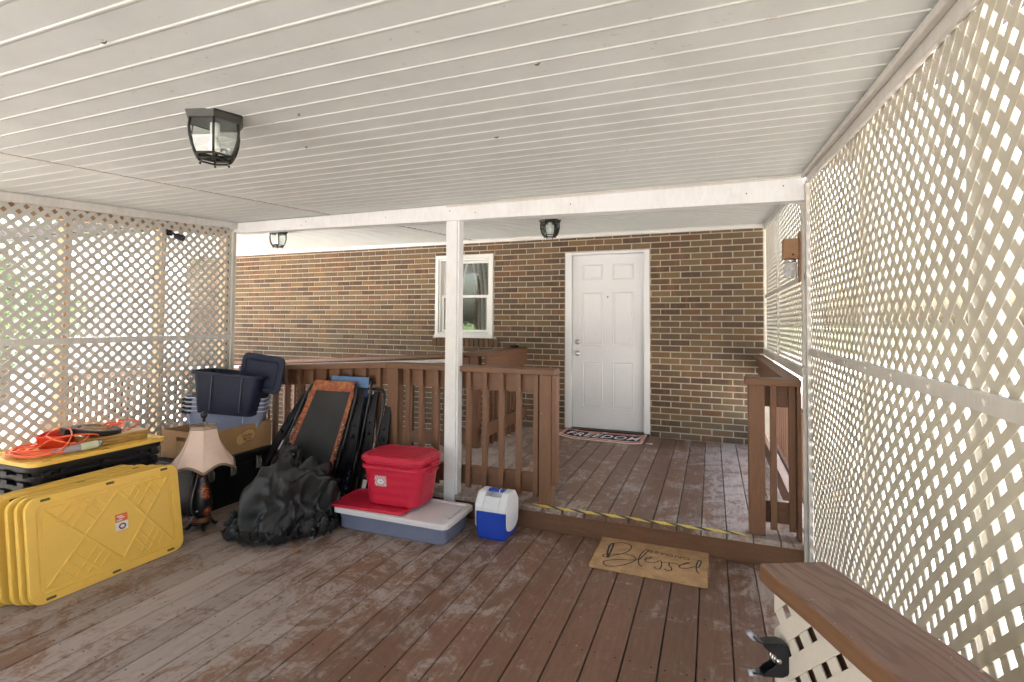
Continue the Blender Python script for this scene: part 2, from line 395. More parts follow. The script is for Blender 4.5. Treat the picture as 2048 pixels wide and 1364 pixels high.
def thing(name, loc, label, cat, group=None, rot=None):
    o = bpy.data.objects.new(name, None); C.objects.link(o); o.location = loc; o.empty_display_size = .1
    if rot: o.rotation_euler = rot
    return tag(o, label, cat, group)
def copy_tree(o, parent=None):
    c = o.copy(); C.objects.link(c); c.parent = parent
    for ch in list(o.children): copy_tree(ch, c)
    return c
def rrect(L, Wd, r, n=5, z=0, cx=0, cy=0):
    out = []
    for sx, sy, a0 in ((1, 1, 0), (-1, 1, 90), (-1, -1, 180), (1, -1, 270)):
        for k in range(n+1):
            a = math.radians(a0+90*k/n)
            out.append(Vector((cx+sx*(L/2-r)+r*math.cos(a), cy+sy*(Wd/2-r)+r*math.sin(a), z)))
    return out
def text_mesh(name, body, size, mat, parent, M, extrude=.0008, shear=0, bold=0, sx=1, space=1):
    cu = bpy.data.curves.new(name+'_c', 'FONT'); cu.body = body; cu.size = size; cu.extrude = extrude; cu.shear = shear; cu.offset = bold; cu.space_character = space
    cu.align_x = 'CENTER'; cu.align_y = 'CENTER'; cu.resolution_u = 3
    to = bpy.data.objects.new('tmp', cu); C.objects.link(to)
    bpy.context.view_layer.update()
    dg = bpy.context.evaluated_depsgraph_get()
    me = bpy.data.meshes.new_from_object(to.evaluated_get(dg)); bpy.data.objects.remove(to); bpy.data.curves.remove(cu)
    me.materials.clear(); me.materials.append(mat); me.name = name
    me.transform(M @ Matrix.Diagonal((sx, 1, 1, 1)))
    o = bpy.data.objects.new(name, me); C.objects.link(o); o.parent = parent
    return o

CEIL = lambda y: 2.31+.0666*(y-3.42)
# ================================================================== SETTING
g = MB(); g.box(-300, 300, -300, 300, -.62, -.55); tag(g.build('ground', M_grass), kind='structure')
g = MB(); g.box(-60, 40, -40, 40, -.546, -.530); tag(g.build('driveway', M_gravel), kind='structure')

# deck floor (lower) : boards along Y, 0.1465 pitch
def floor_boards(mb, x0, x1, y0, y1, top, off=.079, pitch=.1465, gap=.006, th=.028, jit=.0):
    k0 = math.floor((x0-off)/pitch)
    k = k0
    while off+k*pitch < x1:
        a = max(off+k*pitch+gap/2, x0); b = min(off+(k+1)*pitch-gap/2, x1)
        if b-a > .01:
            mb.r = random.random(); dz = random.uniform(-.0008, .0008)
            e = random.uniform(-jit, jit)
            mb.box(a, b, y0, y1+0, top-th, top+dz) if not jit else mb.box(a, b, y0+e, y1, top-th, top+dz)
        k += 1
g = MB(); floor_boards(g, -3.98, .54, -1.6, 3.432, 0)
g.r = .1; g.box(-3.98, .54, -1.6, 3.43, -.16, -.13)  # added sheet beneath the boards, keeps the gaps dark
g.cur = 1; k_ = 0
while .079+k_*-.1465 > -3.8:
    for j_ in range(13):
        for dx in (.030, .116):
            xx, yy = .079+k_*-.1465+dx+random.uniform(-.004, .004), -1.4+j_*.406+random.uniform(-.006, .006)
            if xx < .5 and yy < 3.4: g.add([(xx+.0042*math.cos(a*PI/3), yy+.0042*math.sin(a*PI/3), .0011) for a in range(6)], [(0, 1, 2, 3, 4, 5)])
    k_ += 1
g.cur = 0
tag(g.build('deck_floor', [M_deck, M_dark], bevel=.0035), kind='structure')
# landing: raised floor beyond the step
g = MB(); floor_boards(g, -2.44, .598, 3.42, 5.975, .157, jit=.004, th=.034)
g.r = .1; g.box(-2.44, .598, 3.482, 5.975, .02, .04)  # added unseen layer, stops lit ground showing through the board gaps
tag(g.build('landing_floor', M_land, bevel=.0035), kind='structure')
g = MB(); g.r = .3; g.box(-2.40, .50, 3.441, 3.480, -.54, .1225)  # carried down out of sight to block lit ground behind the deck gaps
tag(g.build('step_riser', M_railx, bevel=.003), kind='structure')
# ramp beyond the railing, falling to the left
g = MB()
for i in range(60):
    x = -2.45-i*.1465; z = .150+(x+2.45)*.055; g.r = random.random()
    g.box(x-.140, x, 3.62, 4.72, z-.04, z)
tag(g.build('ramp', deck_mat('ramp_boards', 'Y', wearbias=.25, dyn=False), bevel=.003), kind='structure')

# ceiling soffit, ribs along X, slope up to the house
def soffit(name, x0, x1, y0, y1, yoff=0, deep=1.0):
    g = MB(); P = .107; prof = []
    y = math.floor(y0/P)*P+yoff
    while y < y1+P:
        prof += [(y, 0, 0), (y+P-.019, 0, 0), (y+P-.015, -.0024*deep, 0), (y+P-.009, -.0024*deep, 1), (y+P-.002, .0004, 1)]
        y += P
    prof = [q for q in prof if y0 <= q[0] <= y1]
    prof = [(y0, 0, 0)]+prof+[(y1, 0, 0)]
    for (a, za, ga), (b, zb, gb) in zip(prof, prof[1:]):
        g.r = 1 if (ga or gb) else 0
        g.add([(x0, a, CEIL(a)+za), (x1, a, CEIL(a)+za), (x1, b, CEIL(b)+zb), (x0, b, CEIL(b)+zb)], [(0, 1, 2, 3)])
    # closed top so the panel has a real thickness
    g.r = 0
    g.add([(x0, y0, CEIL(y0)+.05), (x1, y0, CEIL(y0)+.05), (x1, y1, CEIL(y1)+.05), (x0, y1, CEIL(y1)+.05)], [(0, 3, 2, 1)])
    return g.build(name, M_ceil)
tag(soffit('ceiling', -2.985, .53, -1.6, 3.42), kind='structure')
tag(soffit('ceiling', -4.0, -2.955, -1.6, 3.42, .03), kind='structure')
tag(soffit('ceiling', -2.89, .53, 3.50, 5.99, .02, 2.2), kind='structure')
tag(soffit('ceiling', -8.1, -2.86, 3.50, 5.99, .05, 2.2), kind='structure')
def seam(x, y0, y1):
    g = MB()
    for a, b, dz in ((-.030, -.016, 0), (-.014, .030, -.004)):
        g.add([(x+a, y0, CEIL(y0)-.003+dz), (x+b, y0, CEIL(y0)-.003+dz), (x+b, y1, CEIL(y1)-.003+dz), (x+a, y1, CEIL(y1)-.003+dz),
               (x+a, y0, CEIL(y0)+.02), (x+b, y0, CEIL(y0)+.02), (x+b, y1, CEIL(y1)+.02), (x+a, y1, CEIL(y1)+.02)],
              [(0, 1, 2, 3), (4, 7, 6, 5), (0, 4, 5, 1), (1, 5, 6, 2), (2, 6, 7, 3), (3, 7, 4, 0)])
    return g
tag(seam(-2.97, -1.6, 3.42).build('ceiling_seam', M_trim), kind='structure')
tag(seam(-2.875, 3.5, 5.98).build('ceiling_seam', M_trim), kind='structure')

# ================================================================== HOUSE
house = thing('brick_house', (0, 6, -.5), 'brown brick house wall with white door and window under the porch roof', 'house')
YW = 6.0
DX0, DX1, DZ0, DZ1 = -1.635, -.655, .157, 2.262
WX0, WX1, WZ0, WZ1 = -3.40, -2.575, 1.222, 2.292
g = MB(); g.cur = 1
# mortar backing with openings
def panel(x0, x1, z0, z1): g.box(x0, x1, YW, YW+.16, z0, z1)
xs = [-12, WX0, WX1, DX0, DX1, 2.2]
panel(-8, WX0, -.55, 2.62); panel(WX0, WX1, -.55, WZ0-.1); panel(WX0, WX1, WZ1, 2.62); panel(WX1, DX0, -.55, 2.62)
panel(DX0, DX1, -.55, DZ0); panel(DX0, DX1, DZ1, 2.62); panel(DX1, .60, -.55, 2.62)
# bricks
g.cur = 0; BL, BH, J = .201, .0562, .0122
CH = BH+J; z = .157-11*CH+.0; row = 0
def p_in(segs, o0, o1): return any(p1 > o0 and p0 < o1 for p0, p1 in segs)
while z < 2.60:
    x = -8+(row % 2)*(BL+J)/2-.1+.004*math.sin(row*2.1)
    while x < .48:
        a, b = x, min(x+BL, .506); segs = [(a, b)]; ztop, zbot = z+BH, z; z_a, z_b = z, z+BH
        for (ox0, ox1, oz0, oz1) in ((DX0-.006, DX1+.006, DZ0-.02, DZ1+.004), (WX0-.006, WX1+.006, WZ0-.004, WZ1+.004), (WX0-.046, WX1+.040, WZ0-.116, WZ0+.004)):
            if z+BH > oz0 and z < oz1:
                if not p_in(segs, ox0, ox1): continue
                if z < oz0-.6*BH: ztop = min(ztop, oz0-.006); continue
                if z+BH > oz1+.6*BH and oz1 > WZ0+.1: zbot = max(zbot, oz1+.006); continue
                ns = []
                for (p0, p1) in segs:
                    if p1 <= ox0 or p0 >= ox1: ns.append((p0, p1)); continue
                    if p0 < ox0: ns.append((p0, ox0-.004))
                    if p1 > ox1: ns.append((ox1+.004, p1))
                segs = ns
        for (p0, p1) in segs:
            if p1-p0 < .02: continue
            g.r = random.random(); d = random.uniform(.0045, .0085); jz = random.uniform(-.0012, .0012); jx = random.uniform(-.0015, .0015)
            if p1-p0 < .03 or ztop-zbot < .008: continue
            g.box(p0+jx, p1+jx, YW-d, YW+.02, zbot+jz, ztop+jz)
        x += BL+J
    z += CH; row += 1
# rowlock sill under the window
x = WX0-.04
while x < WX1+.03:
    g.r = random.choice((.82, .9, .7, .95)); g.box(x, x+.058, YW-.022, YW+.1, WZ0-.112, WZ0-.010); x += .068
w_ = g.build('wall', [M_brick, M_mortar], house, bevel=0)
# soffit trim along the wall top
g = MB(); zt = CEIL(5.99)
g.box(-8, .52, 5.955, 5.990, zt-.045, zt-.006); g.box(-8, .52, 5.925, 5.9545, zt-.016, zt-.004)
g.build('soffit_trim', M_vinyl, house, bevel=.003)
# door
g = MB()
g.box(DX0, DX0+.075, YW-.012, YW+.15, DZ0+.025, DZ1); g.box(DX1-.062, DX1, YW-.012, YW+.15, DZ0+.025, DZ1)
g.box(DX0+.075, DX1-.062, YW-.012, YW+.15, DZ1-.028, DZ1)
df = g.build('door_frame', M_door, house, bevel=.004)
g = MB(); sx0, sx1 = DX0+.079, DX1-.066; sz0, sz1 = DZ0+.03, DZ1-.031; ys = YW+.045
Wd, Hd = sx1-sx0, sz1-sz0
g.box(sx0, sx1, ys, ys+.04, sz0, sz1)
slab = g.build('door', M_door, house, bevel=.002)
g = MB()
def dpanel(u0, u1, v0, v1):
    a, b, c, d = sx0+u0*Wd, sx0+u1*Wd, sz0+v0*Hd, sz0+v1*Hd
    for k, (i0, dep) in enumerate(((0, .0), (.010, .009), (.022, .009), (.040, .002))):
        pass
    R = [(0, -.0005), (.007, -.006), (.016, .0), (.034, -.0035)]
    rings = [[Vector((a+i, ys+yv, c+i)), Vector((b-i, ys+yv, c+i)), Vector((b-i, ys+yv, d-i)), Vector((a+i, ys+yv, d-i))] for i, yv in R]
    g.rings(rings, False, True)
for (u0, u1) in ((.14, .43), (.57, .86)):
    dpanel(u0, u1, .115, .385); dpanel(u0, u1, .475, .785); dpanel(u0, u1, .855, .945)
g.build('door_panels', M_door, slab)
g = MB()
for zz in (1.198, 1.062):
    cx = sx0+.060
    M0 = Matrix.Translation((cx, ys, zz)) @ Matrix.Rotation(PI/2, 4, 'X')
    g.xf = lambda p, M0=M0: M0 @ p
    g.lathe([(.031, 0), (.032, .004), (.028, .008), (.014, .012), (.012, .030)]+([(.022, .036), (.027, .048), (.024, .060), (.010, .064)] if zz < 1.1 else [(.020, .026), (.019, .032), (.004, .033)]), 20)
g.xf = None
parts(g, 'door_knob', M_steel, slab)
g = MB(); g.xf = lambda p: Matrix.Translation((sx0+Wd*.5, ys, sz0+.755*Hd)) @ Matrix.Rotation(PI/2, 4, 'X') @ p
g.lathe([(.009, 0), (.009, .004), (.005, .006)], 12); g.build('peephole', M_bronze, slab)
g = MB(); g.box(DX0, DX1, YW-.02, YW+.15, DZ0, DZ0+.024); g.build('threshold', M_bronze, house)
# window
g = MB(); x0, x1, z0, z1 = WX0, WX1, WZ0, WZ1
def frame(g, x0, x1, z0, z1, w, y0, y1):
    g.box(x0, x0+w, y0, y1, z0, z1); g.box(x1-w, x1, y0, y1, z0, z1); g.box(x0+w, x1-w, y0, y1, z0, z0+w); g.box(x0+w, x1-w, y0, y1, z1-w, z1)
frame(g, x0, x1, z0, z1, .046, YW-.030, YW+.12)
frame(g, x0+.047, x1-.047, z0+.047, z1-.047, .022, YW-.012, YW+.12)
g.box(x0, x1, YW-.045, YW-.0305, z0, z0+.05)
wf = g.build('window', M_vinyl, house, bevel=.003)
g = MB(); zm = (z0+z1)/2
frame(g, x0+.071, x1-.071, z0+.071, zm+.018, .034, YW+.02, YW+.06); frame(g, x0+.071, x1-.071, zm-.014, z1-.071, .030, YW+.065, YW+.095)
g.build('sash', M_vinyl, wf, bevel=.003)
g = MB(); g.box(x0+.10, x1-.10, YW+.035, YW+.039, z0+.10, zm-.01); g.box(x0+.10, x1-.10, YW+.078, YW+.082, zm+.01, z1-.10); g.build('pane', M_wglass, wf)
g = MB()     # gathered curtains behind the glass
for side in (-1, 1):
    n = 26; xc = (x0+x1)/2; rows = 16
    vs = []
    for j in range(rows):
        t = j/(rows-1); zz = z1-.08-t*(z1-z0-.16); wid = (.37-.08*math.sin(min(t*1.6, 1)*PI/2))
        for i in range(n):
            s = i/(n-1); xx = xc+side*(.37-s*wid); vs.append((xx, YW+.17+.014*math.sin(s*34+t*2), zz))
    g.add(vs, [(j*n+i, j*n+i+1, (j+1)*n+i+1, (j+1)*n+i) for j in range(rows-1) for i in range(n-1)])
g.smooth = True
g.build('curtain', plain('curtain', (.74, .64, .58), .9, var=.2, nscale=60), wf)
g = MB(); g.box(x0-.4, x1+.4, YW+.9, YW+.95, z0-.5, z1+.4); g.box(x0-.4, x1+.4, YW+.20, YW+.95, z0-.5, z0-.45)
g.build('room_wall', plain('room_wall', (.20, .07, .055), .8), wf)
g = MB()
for i in range(24):
    a = random.uniform(0, 2*PI); r = random.uniform(.02, .09); c = Vector((-2.86+r*math.cos(a), YW+.26+.04*math.sin(a), 1.33+random.uniform(0, .14)))
    d = Vector((random.uniform(-1, 1), random.uniform(-.5, .5), random.uniform(.2, 1))).normalized()*.06; q = d.cross(Vector((0, 1, 0))).normalized()*.012
    g.add([c-q, c+d*.5-q*2, c+d, c+d*.5+q*2, c+q], [(0, 1, 2, 3, 4)])
g.build('houseplant_leaves', plain('plant_leaf', (.10, .22, .10), .6), wf)
# roof over everything (seen only from below and outside)
g = MB()
def quadbox(P, th):
    g.add([Vector(p) for p in P]+[Vector(p)+Vector((0, 0, th)) for p in P], [(0, 3, 2, 1), (4, 5, 6, 7), (0, 1, 5, 4), (1, 2, 6, 5), (2, 3, 7, 6), (3, 0, 4, 7)])
quadbox([(-8.2, 3.44, CEIL(3.44)+.052), (.75, 3.44, CEIL(3.44)+.052), (.75, 11, 4.0), (-8.2, 11, 4.0)], .12)
quadbox([(-4.12, -1.85, CEIL(-1.85)+.052), (.75, -1.85, CEIL(-1.85)+.052), (.75, 3.44, CEIL(3.44)+.052), (-4.12, 3.44, CEIL(3.44)+.052)], .12)
quadbox([(-8.2, 11, 4.0), (.75, 11, 4.0), (.75, 18, 2.4), (-8.2, 18, 2.4)], .12)
g.box(-7.9, .59, 6.17, 17, -.54, 2.4)
g.box(-11.9, 2.3, 3.46, 3.475, 2.38, 2.40) if False else None
g.build('roof', M_roof, house)

# ================================================================== BEAM AND POST
def boxobj(name, dims, mat, label, cat, bevel=.003, group=None, r=.5):
    g = MB(); g.r = r; g.box(*dims); return tag(g.build(name, mat, None, bevel), label, cat, group)
bm_ = thing('beam', (-1.7, 3.45, 2.2), 'long white painted beam spanning the porch above the square post', 'beam')
g = MB()
g.add([(-4.03, 3.420, 2.218), (.512, 3.420, 2.156), (.512, 3.420, 2.306), (-4.03, 3.420, 2.306), (-4.03, 3.505, 2.218), (.512, 3.505, 2.156), (.512, 3.505, 2.31), (-4.03, 3.505, 2.31)],
      [(0, 1, 2, 3), (4, 7, 6, 5), (0, 4, 5, 1), (1, 5, 6, 2), (2, 6, 7, 3), (3, 7, 4, 0)])
g.build('beam_board', M_white, bm_, bevel=.004)
g = MB(); g.box(-1.86, .50, 3.4155, 3.4195, 2.288, 2.3055); g.r = 0; g.box(-1.45, .50, 3.395, 3.4155, 2.3000, 2.3070); g.build('ceiling_channel', M_trim, bm_, bevel=.001)
g = MB()
for x, z in ((-3.2, 2.27), (-3.25, 2.24), (-2.4, 2.25), (-1.83, 2.26), (-1.62, 2.235), (-.9, 2.24), (.2, 2.22), (.4, 2.25)):
    g.xf = lambda p, x=x, z=z: Matrix.Translation((x, 3.4198, z)) @ Matrix.Rotation(PI/2, 4, 'X') @ p
    g.lathe([(.004, 0), (.004, .0008)], 8)
parts(g, 'nail_head', M_bronze, bm_)
pst = thing('porch_post', (-1.815, 3.46, 0), 'square white painted post holding the beam in the middle of the porch', 'post')
g = MB(); g.box(-1.860, -1.768, 3.421, 3.440, 0, 2.187); g.box(-1.860, -1.768, 3.440, 3.512, .16, 2.187); g.build('shaft', M_white, pst, bevel=.005)
g = MB(); g.box(-1.767, -1.752, 3.428, 3.5, .16, 2.186); g.build('side_board', M_white, pst, bevel=.003)

# ================================================================== LATTICE WALLS
def clip(poly, a, b, c):      # keep a*x+b*y<=c
    out = []
    for i in range(len(poly)):
        p, q = poly[i], poly[(i+1) % len(poly)]; dp = a*p[0]+b*p[1]-c; dq = a*q[0]+b*q[1]-c
        if dp <= 0: out.append(p)
        if (dp < 0 < dq) or (dq < 0 < dp):
            t = dp/(dp-dq); out.append((p[0]+(q[0]-p[0])*t, p[1]+(q[1]-p[1])*t))
    return out
def lattice(g, L, topf, z0, mapf, pitch=.0747, w=.0262, th=.0024, seg=None, off=0.0):
    """strips at 45 deg, two layers; mapf(a, z, n) -> point; panel a in 0..L, z in z0..topf(a)"""
    hmax = max(topf(0), topf(L)); H = hmax-z0
    sl = (topf(L)-topf(0))/L
    for lay, s in enumerate((1, -1)):
        k = -int((H+L)/pitch)-2
        while k*pitch < L+H+pitch:
            c = k*pitch+off*(1 if s > 0 else -1); k += 1
            # line a - s*(z-z0) = c ; direction (s,1)/sqrt2
            hw = w/2*math.sqrt(2)
            if s > 0: poly = [(c-hw, z0), (c+hw, z0), (c+hw+H, z0+H), (c-hw+H, z0+H)]
            else: poly = [(c-hw, z0), (c+hw, z0), (c+hw-H, z0+H), (c-hw-H, z0+H)]
            for (A, B, Cc) in ((-1, 0, 0), (1, 0, L), (0, -1, -z0), (-sl, 1, topf(0))):
                poly = clip(poly, A, B, Cc)
                if len(poly) < 3: break
            if len(poly) < 3: continue
            zs = [q[1] for q in poly]; lo, hi = min(zs), max(zs)
            ns = 1 if not seg else max(1, int(math.ceil((hi-lo)/seg)))
            for i in range(ns):
                sub = poly
                if ns > 1:
                    c0, c1 = lo+(hi-lo)*i/ns, lo+(hi-lo)*(i+1)/ns
                    sub = clip(clip(poly, 0, -1, -c0), 0, 1, c1)
                    if len(sub) < 3: continue
                n0, n1 = lay*th, (lay+1)*th
                m = len(sub)
                vs = [mapf(a, z, n0) for a, z in sub]+[mapf(a, z, n1) for a, z in sub]
                fs = [tuple(range(m)), tuple(range(2*m-1, m-1, -1))]+[(j, (j+1) % m, m+(j+1) % m, m+j) for j in range(m)]
                g.add(vs, fs)
# ---- left wall, x=-4, y -1.5..3.40
lw = thing('lattice_wall', (-4.0, 1, 0), 'grey white diamond lattice wall behind the yellow lids and black totes', 'lattice')
Y0, Y1 = -1.5, 3.40
lat_top = lambda a: CEIL(Y0+a)-.030
g = MB(); lattice(g, Y1-Y0, lambda a: 1.285, 0.01, lambda a, z, n: (-4.002-n, Y0+a, z), off=.02)
lattice(g, Y1-Y0, lat_top, 1.287, lambda a, z, n: (-4.002-n, Y0+a, z), off=.05)
g.build('lattice', M_latL, lw)
def slope_board(g, x0, x1, y0, y1, d0, d1):
    g.add([(x, y, CEIL(y)-d) for x in (x0, x1) for y in (y0, y1) for d in (d1, d0)], [(0, 1, 3, 2), (4, 6, 7, 5), (0, 4, 5, 1), (2, 3, 7, 6), (0, 2, 6, 4), (1, 5, 7, 3)])
g = MB(); slope_board(g, -4.0, -3.978, Y0, 3.419, .002, .060); g.build('top_rail', M_trim, lw, bevel=.003)
g = MB(); g.box(-4.0, -3.984, Y0, 3.38, 1.262, 1.306); g.build('mid_rail', M_trim, lw, bevel=.003)
g = MB()
for i in range(9): g.xf = lambda p, i=i: Matrix.Translation((-3.984, .45+i*.35, 1.284)) @ Matrix.Rotation(PI/2, 4, 'Y') @ p; g.lathe([(.006, 0), (.006, .002)], 10)
parts(g, 'screw_cap', M_trim, lw)
for yy in (-1.4, -.75, -.1, .55, 1.46, 2.12, 2.765, 3.335):
    g = MB(); g.box(-4.108, -4.018, yy, yy+.040, -.5, CEIL(yy)+.02); g.build('stud', M_stud, lw)
g = MB(); slope_board(g, -4.062, -4.022, Y0, 3.33, .0, .13); g.build('header', M_stud, lw)
g = MB(); g.box(-4.030, -3.985, 3.382, 3.418, 0, 2.216); parts(g, 'corner_trim', M_latL, lw, bevel=.003)
# ---- right wall front, x=.53
rw = thing('lattice_wall', (.53, 1.6, 0), 'tall beige lattice wall with bowed lower panel beside the brown plank', 'lattice')
def bow(y, z):
    if z > 1.27: return .012*math.sin((z-1.27)*2.6)*math.sin(y*1.7+.5)
    s = math.sin(PI*max(z, 0)/1.27)
    return s*(.034+.030*math.sin((y-.4)*1.65)) + .010*math.sin(y*5+z*3)*s
g = MB(); ytop = 3.385
lattice(g, ytop+1.5, lambda a: 1.283, .01, lambda a, z, n: (.532+n-bow(ytop-a, z), ytop-a, z), seg=.06, off=.01)
lattice(g, ytop+1.5, lambda a: CEIL(ytop-a)-.03, 1.286, lambda a, z, n: (.532+n-bow(ytop-a, z), ytop-a, z), seg=.12, off=.03)
for f_i in range(0): pass
g.build('lattice', M_latR, rw)
g = MB(); slope_board(g, .512, .530, -1.5, 3.385, .004, .066); slope_board(g, .488, .5115, -1.5, 3.385, .003, .028); g.build('top_rail', M_trimR, rw, bevel=.004)
g = MB(); g.box(.514, .529, -1.5, 3.36, 1.250, 1.292); g.build('mid_rail', M_trimR, rw, bevel=.003)
g = MB()
for i in range(12): g.xf = lambda p, i=i: Matrix.Translation((.514, .75+i*.29, 1.272)) @ Matrix.Rotation(-PI/2, 4, 'Y') @ p; g.lathe([(.009, 0), (.009, .002), (.004, .0035)], 12)
parts(g, 'screw_cap', M_trimR, rw)
for yy in (-1.2, -.2, .8, 1.45, 2.4):
    g = MB(); g.box(.57, .608, yy, yy+.09, -.5, CEIL(yy)-.002); g.build('stud', M_trimR, rw)
g = MB(); g.box(.508, .5295, 3.365, 3.418, .0, 2.25); g.box(.4885, .5075, 3.392, 3.416, .0, 1.14); parts(g, 'corner_trim', M_trimR, rw, bevel=.004)
g = MB(); g.box(.532, .60, 3.42, 3.528, -.5, 2.30); g.build('corner_post', M_trimR, rw, bevel=.003)
# ---- right wall beyond the beam, above the side rail
rr = thing('lattice_wall', (.53, 4.7, 1.1), 'short beige lattice panel between brick wall and beam, above the side rail', 'lattice')
g = MB(); Ya, Yb = 3.53, 5.975
lattice(g, Yb-Ya, lambda a: 1.71, 1.15, lambda a, z, n: (.532+n, Ya+a, z), off=.01)
lattice(g, Yb-Ya, lambda a: CEIL(Ya+a)-.03, 1.715, lambda a, z, n: (.532+n, Ya+a, z), off=.04)
g.build('lattice', M_latR, rr)
g = MB(); slope_board(g, .508, .530, 3.51, 5.95, .004, .062); g.build('top_rail', M_trim, rr, bevel=.003)
g = MB(); g.box(.516, .530, 3.53, 5.97, 1.696, 1.730); g.build('mid_rail', M_trimR, rr, bevel=.002)
g = MB(); g.box(.500, .530, 3.506, 5.97, 1.108, 1.170); g.build('sill', M_trimR, rr, bevel=.004)
g = MB(); g.box(.514, .5295, 4.86, 4.89, 1.171, 1.695); g.box(.514, .5295, 4.86, 4.89, 1.731, CEIL(4.86)-.063); g.box(.512, .5295, 3.53, 3.575, 1.171, CEIL(3.53)-.063)
parts(g, 'joint_strip', M_trimR, rr, bevel=.002)

# ================================================================== RAILINGS
RZ = 1.06
rail = thing('railing', (-1.6, 3.5, .157), 'brown railing along the landing edge from the white post to the newel', 'railing')
g = MB(); g.r = .4; g.box(-2.40, -1.020, 3.452, 3.592, RZ, RZ+.040); g.build('cap', M_railx, rail, bevel=.004)
g = MB(); g.r = .7; g.box(-2.30, -1.136, 3.537, 3.574, .922, RZ-.002); g.r = .3; g.box(-2.30, -1.136, 3.537, 3.574, .212, .348); parts(g, 'cross_board', M_railx, rail, bevel=.003)
g = MB(); g.r = .55; g.box(-1.135, -1.045, 3.470, 3.560, .158, RZ-.001); g.build('newel', M_railz, rail, bevel=.004)
g = MB(); g.r = .2; g.box(-1.043, -1.012, 3.470, 3.560, .30, RZ-.001); g.build('newel_side_board', M_railz, rail, bevel=.003)
g = MB(); g.r = .35; g.box(-2.397, -2.302, 3.470, 3.560, .1, RZ-.001); g.build('newel', M_railz, rail, bevel=.004)
def baluster(parent, x, y0, y1, z0, z1, w=.036):
    g = MB(); g.r = random.random()
    g.add([(x-w/2, y0, z0+.02), (x+w/2, y0, z0+.02), (x+w/2, y1, z0), (x-w/2, y1, z0), (x-w/2, y0, z1), (x+w/2, y0, z1), (x+w/2, y1, z1), (x-w/2, y1, z1)],
          [(0, 1, 2, 3), (4, 7, 6, 5), (0, 4, 5, 1), (1, 5, 6, 2), (2, 6, 7, 3), (3, 7, 4, 0)])
    g.build('baluster', M_railz, parent, bevel=.002)
for x in (-2.232, -2.112, -1.975, -1.838, -1.702, -1.569, -1.436, -1.302, -1.170): baluster(rail, x, 3.500, 3.5355, .185, RZ-.001)
# falling part to the left, behind the chairs
SL = lambda x: (x+2.40)*.052
rl2 = thing('railing', (-3.2, 3.5, .1), 'brown railing behind the folding chairs and navy bin, falling to the left', 'railing')
def shear(g): g.xf = lambda p: Vector((p.x, p.y, p.z+SL(p.x)))
g = MB(); shear(g); g.r = .5; g.box(-3.97, -2.402, 3.452, 3.592, RZ, RZ+.040); g.build('cap', M_railx, rl2, bevel=.004)
g = MB(); shear(g); g.r = .6; g.box(-3.97, -2.398, 3.537, 3.574, .922, RZ-.002); g.r = .2; g.box(-3.97, -2.398, 3.537, 3.574, .212, .348); parts(g, 'cross_board', M_railx, rl2, bevel=.003)
for i, x in enumerate((-2.505, -2.643, -2.779, -2.911, -3.046, -3.184, -3.32, -3.458, -3.594, -3.73, -3.866)):
    baluster(rl2, x, 3.500, 3.5355, .185+SL(x), RZ-.001+SL(x))
# side wall rail: short return on the right with newel
r3 = thing('railing', (.37, 3.5, .157), 'short brown railing between right newel and lattice corner at the step', 'railing')
g = MB(); g.r = .4; g.box(.185, .487, 3.430, 3.570, RZ, RZ+.040); g.build('cap', M_railx, r3, bevel=.004)
g = MB(); g.r = .6; g.box(.206, .296, 3.465, 3.555, .158, RZ-.001); g.build('newel', M_railz, r3, bevel=.004)
g = MB(); g.r = .3; g.box(.297, .487, 3.537, 3.574, .922, RZ-.002); g.box(.297, .487, 3.537, 3.574, .22, .352); parts(g, 'cross_board', M_railx, r3, bevel=.003)
for x in (.345, .446): baluster(r3, x, 3.500, 3.5355, .178, RZ-.001)
g = MB(); g.r = .15; g.box(.466, .4875, 3.452, 3.54, .02, RZ-.001); g.build('corner_post', M_railz, r3, bevel=.003)
r4 = thing('railing', (.43, 4.7, .157), 'brown side railing under the lattice, running back to the brick wall', 'railing')
g = MB(); g.r = .5; g.box(.405, .499, 3.572, 5.97, RZ+.0, RZ+.040); g.build('cap', M_raily, r4, bevel=.004)
g = MB(); g.r = .2; g.box(.450, .486, 3.576, 5.97, .90, RZ-.001); g.r = .9; g.box(.450, .486, 3.576, 5.97, .215, .350); parts(g, 'cross_board', M_raily, r4, bevel=.003)
r7 = thing('railing', (.83, 8, -.4), 'distant brown walkway railing seen low between the right newel and lattice corner', 'railing')
g = MB(); g.r = .5; g.box(.76, .92, 5.2, 11, .62, .66); g.build('cap', M_raily, r7, bevel=.003)
g = MB(); g.r = .3; g.box(.80, .836, 5.2, 11, -.34, -.22); g.build('cross_board', M_raily, r7, bevel=.003)
for i in range(28):
    g = MB(); g.r = random.random(); y = 5.3+i*.205; g.box(.838, .870, y, y+.034, -.53, .619); g.build('baluster', M_railz, r7)
# landing rail back to the house wall
r5 = thing('railing', (-2.25, 5.3, .157), 'brown landing railing with wide boards meeting the brick wall by the window', 'railing')
g = MB(); g.r = .5; g.box(-2.34, -2.10, 4.72, 5.955, 1.082, 1.120); g.build('cap', M_raily, r5, bevel=.004)
g = MB(); g.r = .7; g.box(-2.136, -2.104, 4.76, 5.955, .915, 1.080); g.r = .6; g.box(-2.136, -2.104, 4.76, 5.955, .275, .412); parts(g, 'cross_board', M_raily, r5, bevel=.003)
for i in range(9):
    g = MB(); g.r = random.random(); y = 4.86+i*.125; g.box(-2.176, -2.138, y, y+.036, .1, 1.081); g.build('baluster', M_railz, r5, bevel=.002)
g = MB(); g.r = .3; g.box(-2.29, -2.20, 4.74, 4.83, .1, 1.081); g.build('newel', M_railz, r5, bevel=.003)
r6 = thing('railing', (-4, 4.75, 0), 'far brown ramp railing with a pale handrail pipe, beyond the near railing', 'railing')
